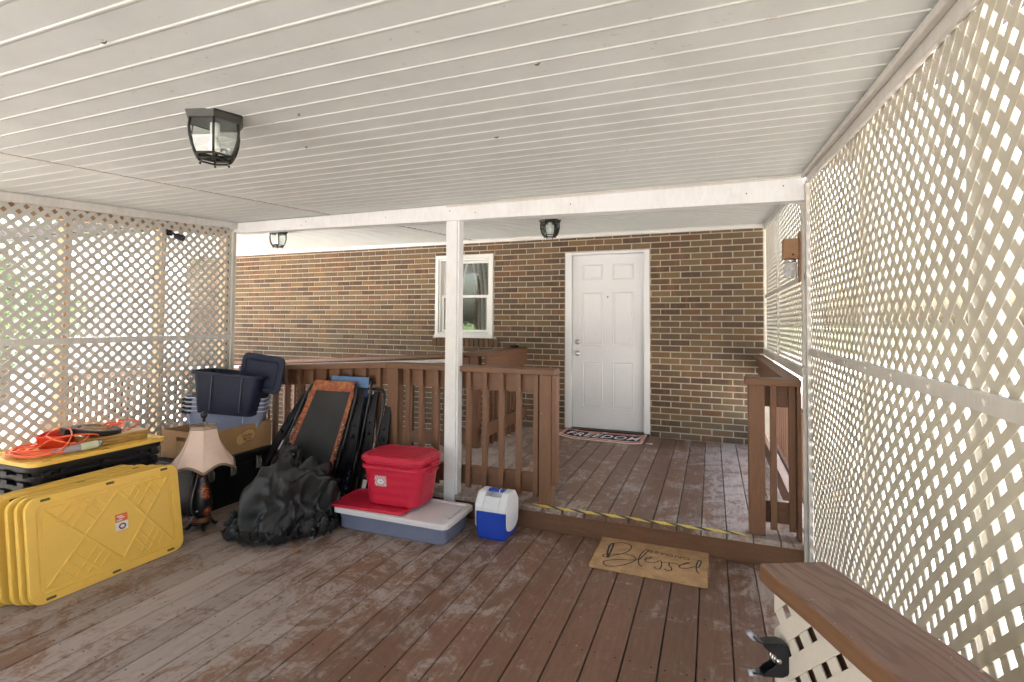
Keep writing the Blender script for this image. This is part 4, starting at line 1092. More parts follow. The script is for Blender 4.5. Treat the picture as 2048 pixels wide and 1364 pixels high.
g.tube([a, a+d*.08, a+d*.2, a+d*.95, b], [.009, .010, .022, .023, .020], 14); g.build('bottle_body', haze_plastic('bottle_pet', (.55, .6, .66), .5, .1), tb)
g = MB(); g.tube([a+d*.55, a+d*.92], .0236, 14, cap=False); g.build('paper_label', plain('pale_label', (.55, .58, .40), .6), tb)
rl_ = thing('cable_reel', (-3.70, 2.19, ZL+.075), 'round black plastic reel with a yellow centre on top of the boards', 'reel')
g = MB(); Mr = Matrix.Translation((-3.72, 2.165, ZL+.088)) @ Matrix.Rotation(-.12, 4, 'X') @ Matrix.Rotation(.10, 4, 'Y'); g.xf = lambda p: Mr @ p
g.smooth = True
g.lathe([(.070, -.014), (.128, -.016), (.136, -.006), (.136, .006), (.128, .015), (.098, .014), (.090, .004)], 36)
g.build('reel_body', M_black, rl_)
g = MB(); g.xf = lambda p: Mr @ p; g.lathe([(.088, .005), (.085, .007), (.03, .009), (.028, .004)], 30); g.build('reel_centre', plain('amber_plastic', (.30, .17, .03), .3), rl_)
g = MB(); g.xf = lambda p: Mr @ p; g.box(-.05, .02, -.185, -.120, -.018, .018); g.build('reel_grip', M_black, rl_, bevel=.006)
g = MB(); g.xf = lambda p: Mr @ p; g.tube([(.07*math.cos(i*.35), .07*math.sin(i*.35)+.005*math.sin(i), .014+.01*math.sin(i*.6)**2) for i in range(40)], .0028, 6); g.build('thin_wire', plain('amber_wire', (.42, .24, .08), .4), rl_)
# green sliver at the picture's left edge
gb = MB(); gb.smooth = True
gb.rings([[Vector((-3.50+q.x*s, 1.44+q.y*s, z)) for q in rrect(.14, .12, .04, 5)] for z, s in ((.0, .85), (.03, 1), (.15, 1.03), (.20, .9), (.215, .6))])
tag(gb.build('watering_bag', M_green), 'pale green bag standing at the far left of the lids', 'bag')

# ================================================================== TRUNK, CARDBOARD BOX, BINS
tr = thing('footlocker', (-3.7, 3.05, 0), 'black lidded trunk with metal latches under the cardboard box', 'trunk')
g = MB(); g.rings([[Vector((-3.715+q.x, 3.04+q.y, z)) for q in rrect(.47*s, .72*s, .03, 4)] for z, s in ((0, .95), (.30, .985), (.301, 1.01), (.345, 1.015))], True, True); g.build('locker_body', M_black, tr, bevel=.003)
g = MB(); g.rings([[Vector((-3.715+q.x, 3.04+q.y, z)) for q in rrect(.49*s, .74*s, .035, 4)] for z, s in ((.340, 1), (.366, 1), (.374, .97))], True, True); g.build('locker_lid', M_black, tr, bevel=.003)
for yy in (2.79, 2.98, 3.22):
    g = MB(); x = -3.462; g.box(x, x+.006, yy-.022, yy+.022, .23, .33); g.box(x+.006, x+.010, yy-.016, yy+.016, .262, .312)
    g.tube([(x+.014, yy-.018, .30), (x+.018, yy-.018, .245), (x+.018, yy+.018, .245), (x+.014, yy+.018, .30)], .0022, 6); g.build('latch', M_steel, tr, bevel=.001)
cb = thing('cardboard_box', (-3.72, 3.07, .376), 'open cardboard box with a printed yellow logo, on the black trunk', 'box')
bx0, bx1, by0, by1, bz0, bz1 = -3.945, -3.500, 2.755, 3.385, .377, .588; th = .005
g = MB(); g.box(bx0, bx1, by0, by1, bz0, bz0+th)
g.box(bx1-th, bx1, by0, by1, bz0+th, bz1); g.box(bx0, bx0+th, by0, by1, bz0+th, bz1+.0)
g.box(bx0+th, bx1-th, by1-th, by1, bz0+th, bz1)
# short side with hand hole
hx0, hx1, hz0, hz1 = -3.785, -3.690, bz1-.075, bz1-.045
g.box(bx0+th, hx0, by0, by0+th, bz0+th, bz1); g.box(hx1, bx1-th, by0, by0+th, bz0+th, bz1); g.box(hx0, hx1, by0, by0+th, bz0+th, hz0); g.box(hx0, hx1, by0, by0+th, hz1, bz1)
g.build('box_body', M_card, cb, bevel=.0012)
# oval two-lobed emblem with the shop name
g = MB(); X = bx1+.0008
def lobe(cy, cz, ry, rz, x, mi, n=26):
    g.cur = mi; g.add([(x, cy+ry*math.cos(2*PI*k/n), cz+rz*math.sin(2*PI*k/n)) for k in range(n)], [tuple(range(n))])
yc, zc = 3.125, .490
for k, (gr, mi) in enumerate(((.007, 1), (.003, 0))):
    lobe(yc+.030, zc+.012, .060+gr, .044+gr, X+.0004*k, mi); lobe(yc-.050, zc-.008, .036+gr, .040+gr, X+.0004*k+.0001, mi); lobe(yc-.01, zc+.0, .05+gr, .040+gr, X+.0004*k+.0002, mi)
g.build('emblem', [M_cardl, M_cardd], cb)
MT = Matrix(((0, 0, 1, 0), (1, 0, 0, 0), (0, 1, 0, 0), (0, 0, 0, 1)))
def cbt(body, y, z, size, nm='emblem_lettering'):
    o = text_mesh(nm, body, size, M_cardd, cb, Matrix.Translation((X+.0014-cb.location.x, y-cb.location.y, z-cb.location.z)) @ MT, extrude=.0003, shear=.3, bold=.0006)
cbt('Cracker', yc+.010, zc+.016, .032); cbt('Barrel', yc+.012, zc-.010, .032); cbt('Old Country Store', yc+.02, zc-.030, .009)

def rot_bin(root, c, yaw, tilt=(0, 0)): root.location = c; root.rotation_euler = (tilt[0], tilt[1], yaw)
cn = ['lowest nested clear blue bin standing in the cardboard box', 'second nested clear bin from the bottom, in the cardboard box', 'third nested clear bin from the bottom, in the cardboard box', 'uppermost nested clear bin, right below the navy bin']
cbn = thing('clear_bin', (0, 0, 0), cn[0], 'bin', 'nested clear bins')
g = MB(); tote_mesh(g, .585, .25, .31, .73, .045, .009, .002, .012); g.build('bin_body', M_clearb, cbn, world=False, bevel=.001)
g = MB()
for x in (-.14, .14): g.box(x-.004, x+.004, -.124, -.117, .21, .295)
parts(g, 'side_rib', haze_plastic('rib_plastic', (.62, .68, .86), .3), cbn, world=False)
g = MB(); g.rings([[Vector((p.x, p.y, z)) for p in rrect(.606, .321, .052, 6)] for z in (.3085, .3115)], True, True) if False else g.rings([[Vector((p.x, p.y, z)) for p in rrect(L_, W_, .052, 6)] for L_, W_, z in ((.610, .275, .305), (.610, .275, .312), (.596, .261, .312), (.596, .261, .305))], False, False)
g.build('rim', haze_plastic('rim_plastic', (.70, .74, .86), .25), cbn, world=False)
g = MB(); g.box(-.288, -.238, -.145, -.130, .284, .298); g.box(-.318, -.300, -.11, .02, .284, .298); g.build('latch_handle', M_black, cbn, world=False, bevel=.002)
clr = [cbn]+[copy_tree(cbn) for _ in range(3)]
for i, o in enumerate(clr): rot_bin(o, (-3.765+.002*i, 3.170, .388+.034*i), math.radians(35), (0, math.radians(3))); o['label'] = cn[i]
g = MB(); M0 = Matrix.Translation((-3.735, 3.178, .40)) @ Matrix.Rotation(math.radians(35), 4, 'Z')
g.xf = lambda p: M0 @ p
for (u, w, h) in ((.03, .11, .035), (.02, .13, .05)): pass
lbx = [(.02, .275, .075, .022), (.0, .235, .10, .045)]
g.xf = None
for i, (u, zz, w, h) in enumerate(lbx):
    g = MB(); g.box(u-w/2, u+w/2, -.1375, -.136, zz-.024-h/2, zz-.024+h/2)
    if i == 0: g.box(u-w/2+.004, u+w/2-.004, -.138, -.1375, zz-.024-.006, zz-.024-.002)
    g.build('paper_label', haze_plastic('label_%d' % i, (.72, .74, .82), .25), clr[3], world=False)
nb = thing('navy_bin', (0, 0, 0), 'dark navy open bin sitting in the clear bins, by the railing', 'bin')
g = MB(); tote_mesh(g, .53, .34, .33, .80, .05, .022, .003, .022); g.build('bin_body', M_navy, nb, world=False, bevel=.002)
g = MB()
for x in (-.10, .13): g.add([(x-.004, -.155, .03), (x+.004, -.155, .03), (x+.004, -.180, .305), (x-.004, -.180, .305), (x-.004, -.145, .03), (x+.004, -.145, .03), (x+.004, -.165, .305), (x-.004, -.165, .305)], [(0, 1, 2, 3), (4, 7, 6, 5), (0, 4, 5, 1), (1, 5, 6, 2), (2, 6, 7, 3), (3, 7, 4, 0)])
parts(g, 'side_rib', plain('navy_light', (.045, .055, .09), .45), nb, world=False)
g = MB(); g.box(-.305, -.285, -.075, .075, .298, .322); g.box(.285, .305, -.075, .075, .298, .322); g.build('handle', plain('grey_grip', (.10, .10, .12), .45), nb, world=False, bevel=.003)
rot_bin(nb, (-3.685, 3.140, .672), math.radians(24), (math.radians(-2), math.radians(5.5)))
nl = thing('tote_lid', (0, 0, 0), 'dark navy bin lid standing upright inside the navy bin', 'lid')
g = MB()
def rr2(L_, W_, r_c, z): return [Vector((p.x, p.y, z)) for p in rrect(L_, W_, r_c, 6)]
g.rings([rr2(.38, .30, .05, -.012), rr2(.38, .30, .05, 0), rr2(.365, .285, .045, .004), rr2(.31, .23, .03, .004), rr2(.30, .22, .025, -.004), rr2(.28, .20, .02, -.004), rr2(.27, .19, .02, .003)], True, True)
g.build('lid_panel', M_navy, nl, world=False, bevel=.001)
g = MB(); g.box(-.06, .06, .115, .130, .004, .007); g.build('lid_ridge', M_navy, nl, world=False, bevel=.001)
tq = Vector((.10, .12, .98)).normalized(); lxq = Vector((.95, .20, -.13)); lxq = (lxq-tq*lxq.dot(tq)).normalized(); nq = lxq.cross(tq)
Mq = Matrix((lxq, tq, nq)).transposed().to_4x4(); Mq.translation = Vector((-3.43, 3.20, 1.000)); nl.matrix_world = Mq

# ================================================================== TABLE LAMP
LX, LY = -3.285, 2.585
lp = thing('table_lamp', (LX, LY, 0), 'black floral table lamp with a flared pink beige shade, beside the yellow lids', 'lamp')
g = MB(); g.smooth = True
g.lathe([(.020, .075), (.045, .085), (.060, .11), (.066, .15), (.063, .20), (.052, .26), (.040, .31), (.033, .345), (.030, .36)], 28, (LX, LY, 0)); g.build('lamp_body', M_floral, lp)
g = MB(); g.lathe([(.062, .045), (.070, .052), (.066, .062), (.058, .068), (.060, .078), (.045, .084)], 28, (LX, LY, 0)); g.build('lamp_collar', M_copper, lp); g = MB(); g.lathe([(.030, .358), (.033, .366), (.026, .384), (.012, .395), (.008, .43)], 20, (LX, LY, 0)); g.build('lamp_collar', M_copper, lp)
g = MB()
for k in range(4):
    a = PI/4+k*PI/2+.3; c, s = math.cos(a), math.sin(a)
    g.tube([(LX+c*.03, LY+s*.03, .046), (LX+c*.058, LY+s*.058, .040), (LX+c*.078, LY+s*.078, .020), (LX+c*.088, LY+s*.088, .012), (LX+c*.094, LY+s*.094, .018), (LX+c*.088, LY+s*.088, .026)], [.014, .014, .012, .011, .009, .006], 8)
g.lathe([(.055, .030), (.062, .036), (.060, .046)], 24, (LX, LY, 0)); g.build('lamp_foot', M_blackm, lp)
NS = 6
def shade_ring(r, z, sc, n=96, ph=.42):
    out = []
    for k in range(n):
        a = 2*PI*k/n; m_ = ((a-ph) % (2*PI/NS))/(2*PI/NS); hexk = math.cos(PI/NS)/math.cos((m_-.5)*2*PI/NS)
        rr_ = r*(hexk*.9+.1*1.0)+0; zz = z+sc*math.sin(PI*m_)
        out.append(Vector((LX+rr_*math.cos(a), LY+rr_*math.sin(a), zz)))
    return out
sp = [(.215, .412, .040), (.190, .450, .032), (.158, .500, .018), (.132, .550, .008), (.110, .600, .002), (.095, .650, 0), (.086, .702, 0)]
g = MB(); g.smooth = True; g.rings([shade_ring(*q) for q in sp], False, False); g.rings([shade_ring(r*.985, z, s) for r, z, s in sp][::-1], False, False); g.build('lamp_shade', M_shade, lp)
g = MB(); P = shade_ring(.2165, .412, .040); g.tube(P, .0052, 6, closed=True); P2 = shade_ring(.2125, .421, .040); g.tube(P2, .003, 6, closed=True)
for zz, r in ((.702, .087), (.692, .089), (.683, .091)): g.tube(shade_ring(r, zz, 0), .0032, 6, closed=True)
parts(g, 'shade_braid', M_gold, lp)
g = MB()
for k in range(NS):
    a = .42+2*PI*k/NS
    g.tube([(LX+r*1.003*math.cos(a), LY+r*1.003*math.sin(a), z) for r, z, s in sp], .0016, 5)
g.build('shade_seam', plain('shade_seam', (.58, .42, .33), .9), lp)
g = MB(); g.tube([(LX, LY, .43), (LX, LY, .735)], .004, 8)
for k in range(3): a = k*2*PI/3; g.tube([(LX, LY, .700), (LX+.086*math.cos(a), LY+.086*math.sin(a), .700)], .0018, 6)
g.build('harp', M_gold, lp)
g = MB(); g.lathe([(.006, .725), (.012, .732), (.008, .742), (.010, .750), (.021, .760), (.024, .775), (.019, .790), (.004, .797)], 18, (LX, LY, 0)); g.build('finial', M_blackm, lp)
g = MB(); a_ = math.radians(-62); c_, s_ = math.cos(a_), math.sin(a_)
g.add([(LX+c_*.0672-s_*w, LY+s_*.0672+c_*w, z) for w, z in ((-.007, .128), (.007, .132), (.007, .142), (-.007, .138))], [(0, 1, 2, 3)]); g.build('price_tag', M_paper, lp)
g = MB(); g.tube([(LX-.035, LY-.03, .41), (LX-.040, LY-.035, .36), (LX-.060, LY-.050, .25), (LX-.075, LY-.052, .13), (LX-.07, LY-.045, .07), (LX-.05, LY-.03, .05)], .0025, 6); g.build('power_cord', M_copper, lp)

# ================================================================== CRUMPLED BLACK SHEET
#CLOTH#
# folds of the sheet: 41 x 41 grid, millimetres
SHEET_X = [
    594, 621, 647, 671, 695, 728, 762, 798, 837, 869, 904, 944, 985, 1024, 1055, 1086, 1111, 1148, 1173, 1209, 1244, 1233, 1258, 1275, 1318, 1356, 1391, 1413, 1442, 1496, 1542, 1580, 1623, 1665, 1702, 1738, 1766, 1799, 1829, 1867, 1904,
    569, 607, 633, 656, 696, 725, 762, 793, 828, 869, 901, 934, 976, 1015, 1039, 1070, 1105, 1126, 1161, 1184, 1215, 1243, 1249, 1276, 1303, 1342, 1378, 1407, 1450, 1498, 1533, 1573, 1614, 1655, 1693, 1722, 1756, 1782, 1807, 1846, 1873,
    552, 588, 625, 653, 680, 717, 752, 793, 834, 864, 903, 928, 970, 1008, 1036, 1057, 1084, 1108, 1139, 1161, 1195, 1209, 1236, 1256, 1294, 1337, 1367, 1400, 1444, 1480, 1524, 1564, 1603, 1641, 1681, 1711, 1727, 1758, 1788, 1820, 1861,
    541, 572, 607, 646, 676, 714, 742, 782, 826, 874, 903, 929, 972, 988, 1011, 1048, 1071, 1101, 1119, 1142, 1179, 1211, 1233, 1248, 1285, 1326, 1365, 1402, 1441, 1472, 1513, 1555, 1590, 1627, 1658, 1694, 1708, 1745, 1764, 1803, 1833,
    521, 561, 599, 634, 667, 699, 741, 773, 815, 856, 886, 925, 961, 985, 1020, 1047, 1076, 1084, 1104, 1127, 1158, 1195, 1206, 1238, 1271, 1312, 1353, 1392, 1435, 1469, 1507, 1547, 1568, 1597, 1632, 1656, 1696, 1725, 1754, 1784, 1821,
    510, 549, 585, 622, 659, 694, 731, 768, 797, 834, 871, 910, 947, 985, 1023, 1032, 1066, 1099, 1085, 1106, 1140, 1167, 1194, 1226, 1258, 1298, 1338, 1379, 1419, 1459, 1499, 1535, 1549, 1571, 1609, 1640, 1674, 1704, 1739, 1771, 1805,
    504, 541, 579, 618, 647, 688, 723, 753, 786, 830, 861, 901, 937, 974, 1009, 1048, 1050, 1087, 1098, 1123, 1117, 1145, 1184, 1209, 1247, 1283, 1323, 1364, 1406, 1448, 1483, 1499, 1531, 1569, 1587, 1616, 1657, 1688, 1721, 1746, 1785,
    508, 536, 569, 606, 642, 668, 706, 750, 782, 821, 858, 891, 924, 957, 992, 1029, 1048, 1073, 1105, 1114, 1127, 1145, 1175, 1216, 1234, 1273, 1312, 1349, 1392, 1432, 1449, 1481, 1518, 1542, 1578, 1602, 1642, 1677, 1708, 1741, 1771,
    507, 537, 563, 601, 632, 664, 698, 740, 781, 811, 844, 881, 921, 942, 972, 1010, 1031, 1055, 1090, 1130, 1128, 1151, 1189, 1203, 1246, 1280, 1311, 1341, 1375, 1408, 1432, 1468, 1487, 1522, 1563, 1598, 1626, 1666, 1692, 1723, 1760,
    494, 516, 551, 590, 623, 666, 703, 730, 771, 809, 839, 875, 909, 940, 956, 993, 1016, 1051, 1082, 1106, 1131, 1171, 1185, 1219, 1240, 1277, 1304, 1342, 1369, 1387, 1423, 1444, 1474, 1516, 1545, 1581, 1616, 1648, 1678, 1707, 1744,
    486, 506, 548, 581, 623, 661, 700, 731, 758, 793, 834, 859, 888, 916, 938, 973, 1006, 1033, 1072, 1094, 1131, 1159, 1175, 1212, 1251, 1276, 1313, 1329, 1360, 1383, 1420, 1445, 1469, 1498, 1522, 1561, 1598, 1629, 1662, 1692, 1729,
    477, 511, 548, 577, 619, 664, 699, 725, 765, 793, 815, 854, 875, 901, 930, 958, 996, 1024, 1058, 1089, 1128, 1144, 1179, 1210, 1244, 1280, 1317, 1343, 1348, 1381, 1418, 1452, 1464, 1465, 1498, 1538, 1576, 1613, 1649, 1675, 1716,
    473, 512, 547, 585, 626, 660, 699, 734, 752, 789, 813, 846, 863, 896, 915, 939, 975, 1014, 1048, 1075, 1115, 1133, 1163, 1203, 1243, 1277, 1305, 1333, 1347, 1377, 1412, 1437, 1426, 1446, 1483, 1514, 1553, 1591, 1630, 1661, 1699,
    467, 510, 542, 579, 624, 661, 699, 731, 769, 774, 808, 827, 838, 868, 902, 931, 956, 994, 1033, 1071, 1103, 1127, 1166, 1200, 1232, 1267, 1305, 1319, 1336, 1377, 1409, 1403, 1404, 1435, 1469, 1504, 1549, 1588, 1613, 1646, 1674,
    473, 502, 536, 573, 616, 645, 682, 723, 747, 782, 794, 813, 828, 848, 873, 909, 948, 977, 1017, 1056, 1090, 1127, 1161, 1193, 1222, 1260, 1280, 1299, 1336, 1371, 1372, 1369, 1397, 1426, 1460, 1501, 1536, 1572, 1585, 1616, 1641,
    474, 498, 538, 567, 607, 638, 676, 704, 743, 773, 794, 816, 818, 840, 856, 894, 930, 968, 1001, 1041, 1078, 1112, 1151, 1181, 1215, 1240, 1268, 1295, 1333, 1342, 1336, 1360, 1395, 1428, 1459, 1500, 1539, 1546, 1567, 1605, 1618,
    455, 494, 528, 566, 605, 623, 661, 698, 739, 762, 774, 784, 813, 834, 858, 873, 913, 949, 986, 1026, 1064, 1101, 1136, 1169, 1201, 1230, 1253, 1293, 1315, 1307, 1334, 1368, 1400, 1438, 1470, 1483, 1507, 1527, 1550, 1578, 1592,
    441, 481, 521, 555, 588, 609, 644, 685, 726, 753, 755, 762, 786, 801, 828, 860, 888, 928, 968, 1009, 1049, 1087, 1125, 1158, 1198, 1219, 1255, 1291, 1282, 1307, 1347, 1384, 1411, 1430, 1442, 1453, 1469, 1493, 1520, 1553, 1579,
    438, 474, 512, 546, 570, 602, 637, 677, 717, 733, 751, 746, 775, 785, 810, 841, 871, 907, 949, 992, 1032, 1069, 1107, 1147, 1183, 1213, 1250, 1267, 1282, 1319, 1355, 1365, 1380, 1391, 1405, 1417, 1436, 1470, 1511, 1538, 1566,
    472, 482, 521, 548, 577, 613, 641, 663, 689, 721, 755, 756, 749, 773, 792, 820, 856, 889, 931, 974, 1014, 1052, 1091, 1131, 1171, 1207, 1241, 1265, 1282, 1314, 1319, 1342, 1343, 1355, 1366, 1395, 1421, 1460, 1503, 1545, 1571,
    450, 476, 516, 550, 588, 625, 655, 669, 696, 717, 722, 732, 732, 756, 775, 812, 841, 876, 916, 958, 998, 1035, 1076, 1117, 1159, 1198, 1232, 1266, 1280, 1309, 1321, 1333, 1333, 1326, 1342, 1373, 1408, 1453, 1496, 1532, 1570,
    437, 473, 506, 534, 574, 612, 647, 666, 684, 695, 694, 709, 721, 727, 758, 791, 825, 861, 902, 944, 986, 1020, 1061, 1103, 1146, 1185, 1220, 1252, 1270, 1296, 1310, 1314, 1316, 1334, 1354, 1366, 1405, 1450, 1491, 1525, 1564,
    425, 464, 494, 526, 556, 590, 614, 634, 657, 669, 680, 692, 704, 711, 745, 775, 810, 848, 889, 929, 970, 1012, 1046, 1088, 1128, 1167, 1204, 1233, 1263, 1283, 1275, 1309, 1333, 1353, 1353, 1389, 1409, 1432, 1471, 1511, 1551,
    423, 440, 482, 510, 538, 574, 591, 621, 642, 657, 650, 661, 678, 704, 729, 763, 797, 838, 878, 916, 954, 998, 1035, 1071, 1110, 1149, 1186, 1213, 1243, 1265, 1293, 1284, 1302, 1330, 1347, 1360, 1390, 1413, 1453, 1493, 1538,
    392, 429, 463, 497, 514, 547, 574, 589, 621, 641, 669, 676, 673, 693, 717, 752, 788, 827, 869, 907, 946, 988, 1023, 1055, 1094, 1133, 1168, 1197, 1225, 1233, 1258, 1282, 1301, 1319, 1330, 1355, 1371, 1411, 1445, 1484, 1525,
    386, 411, 450, 485, 500, 533, 565, 569, 605, 624, 643, 673, 684, 696, 708, 747, 785, 822, 862, 897, 939, 980, 1019, 1048, 1081, 1118, 1151, 1186, 1209, 1233, 1236, 1248, 1272, 1284, 1305, 1331, 1366, 1400, 1437, 1483, 1524,
    360, 399, 427, 459, 490, 529, 560, 594, 626, 643, 648, 640, 656, 686, 721, 749, 781, 814, 855, 890, 925, 968, 1006, 1037, 1079, 1103, 1127, 1161, 1199, 1220, 1241, 1272, 1263, 1272, 1307, 1343, 1374, 1415, 1452, 1474, 1510,
    346, 384, 418, 453, 491, 531, 567, 605, 624, 629, 645, 645, 675, 709, 728, 755, 784, 825, 852, 886, 917, 953, 996, 1029, 1068, 1084, 1104, 1133, 1173, 1209, 1223, 1244, 1281, 1271, 1302, 1329, 1369, 1408, 1445, 1477, 1521,
    346, 366, 404, 444, 480, 523, 553, 579, 614, 643, 637, 669, 685, 714, 737, 759, 786, 822, 854, 879, 911, 951, 984, 1023, 1066, 1078, 1104, 1125, 1148, 1179, 1196, 1230, 1258, 1293, 1295, 1337, 1375, 1393, 1429, 1472, 1512,
    328, 351, 390, 431, 470, 507, 536, 575, 617, 637, 667, 688, 683, 710, 733, 757, 790, 829, 850, 880, 910, 942, 976, 1018, 1056, 1081, 1096, 1128, 1127, 1159, 1198, 1211, 1252, 1265, 1302, 1329, 1368, 1403, 1444, 1475, 1499,
    317, 348, 380, 419, 455, 494, 523, 565, 609, 640, 657, 664, 696, 710, 742, 766, 802, 834, 857, 890, 915, 946, 974, 1006, 1046, 1074, 1090, 1129, 1133, 1155, 1185, 1223, 1257, 1259, 1287, 1329, 1363, 1404, 1439, 1488, 1524,
    301, 336, 372, 404, 445, 479, 518, 553, 590, 629, 654, 667, 701, 731, 748, 775, 808, 833, 851, 894, 937, 958, 989, 1002, 1037, 1074, 1100, 1120, 1142, 1148, 1195, 1224, 1250, 1286, 1282, 1318, 1364, 1400, 1439, 1487, 1531,
    289, 319, 355, 389, 430, 474, 511, 537, 582, 619, 651, 684, 717, 711, 724, 766, 805, 831, 861, 903, 938, 980, 1011, 1001, 1030, 1060, 1080, 1108, 1146, 1147, 1192, 1221, 1255, 1291, 1320, 1314, 1359, 1403, 1439, 1486, 1532,
    274, 313, 351, 381, 420, 458, 483, 525, 560, 601, 636, 675, 706, 727, 730, 771, 797, 833, 873, 911, 940, 974, 1014, 1032, 1010, 1035, 1061, 1098, 1137, 1149, 1186, 1221, 1256, 1295, 1320, 1342, 1354, 1394, 1432, 1479, 1526,
    258, 296, 333, 371, 408, 436, 473, 512, 543, 584, 624, 661, 693, 712, 743, 769, 800, 828, 868, 900, 936, 972, 1004, 1023, 1004, 1024, 1055, 1080, 1117, 1150, 1180, 1214, 1247, 1271, 1307, 1347, 1349, 1393, 1434, 1475, 1518,
    252, 275, 315, 355, 399, 439, 465, 491, 523, 567, 609, 638, 670, 706, 747, 777, 803, 827, 862, 892, 929, 967, 990, 1006, 1008, 1006, 1046, 1075, 1104, 1133, 1167, 1201, 1235, 1272, 1311, 1333, 1373, 1402, 1433, 1478, 1517,
    231, 271, 296, 338, 380, 413, 450, 486, 510, 552, 592, 629, 655, 697, 743, 767, 806, 819, 854, 887, 918, 956, 974, 980, 982, 1010, 1031, 1065, 1097, 1116, 1154, 1189, 1227, 1263, 1294, 1329, 1365, 1396, 1438, 1474, 1513,
    224, 252, 287, 329, 359, 395, 436, 476, 505, 545, 581, 607, 648, 689, 735, 772, 798, 813, 843, 885, 918, 954, 937, 953, 976, 980, 1021, 1051, 1083, 1120, 1143, 1172, 1212, 1248, 1285, 1324, 1358, 1395, 1430, 1466, 1504,
    225, 246, 283, 316, 347, 381, 421, 462, 501, 534, 567, 597, 638, 680, 725, 762, 787, 815, 843, 877, 916, 925, 905, 930, 938, 973, 1012, 1041, 1079, 1112, 1133, 1167, 1199, 1232, 1269, 1309, 1348, 1381, 1418, 1459, 1498,
    219, 236, 269, 303, 330, 365, 408, 446, 483, 520, 551, 584, 628, 669, 713, 739, 774, 791, 833, 871, 915, 901, 876, 902, 928, 962, 999, 1027, 1068, 1090, 1124, 1158, 1191, 1222, 1256, 1294, 1329, 1371, 1412, 1452, 1498,
    188, 220, 261, 292, 317, 348, 391, 435, 468, 511, 541, 574, 618, 658, 701, 740, 769, 799, 819, 862, 885, 893, 856, 877, 913, 947, 985, 1018, 1050, 1069, 1102, 1142, 1176, 1204, 1241, 1280, 1320, 1362, 1403, 1449, 1497]
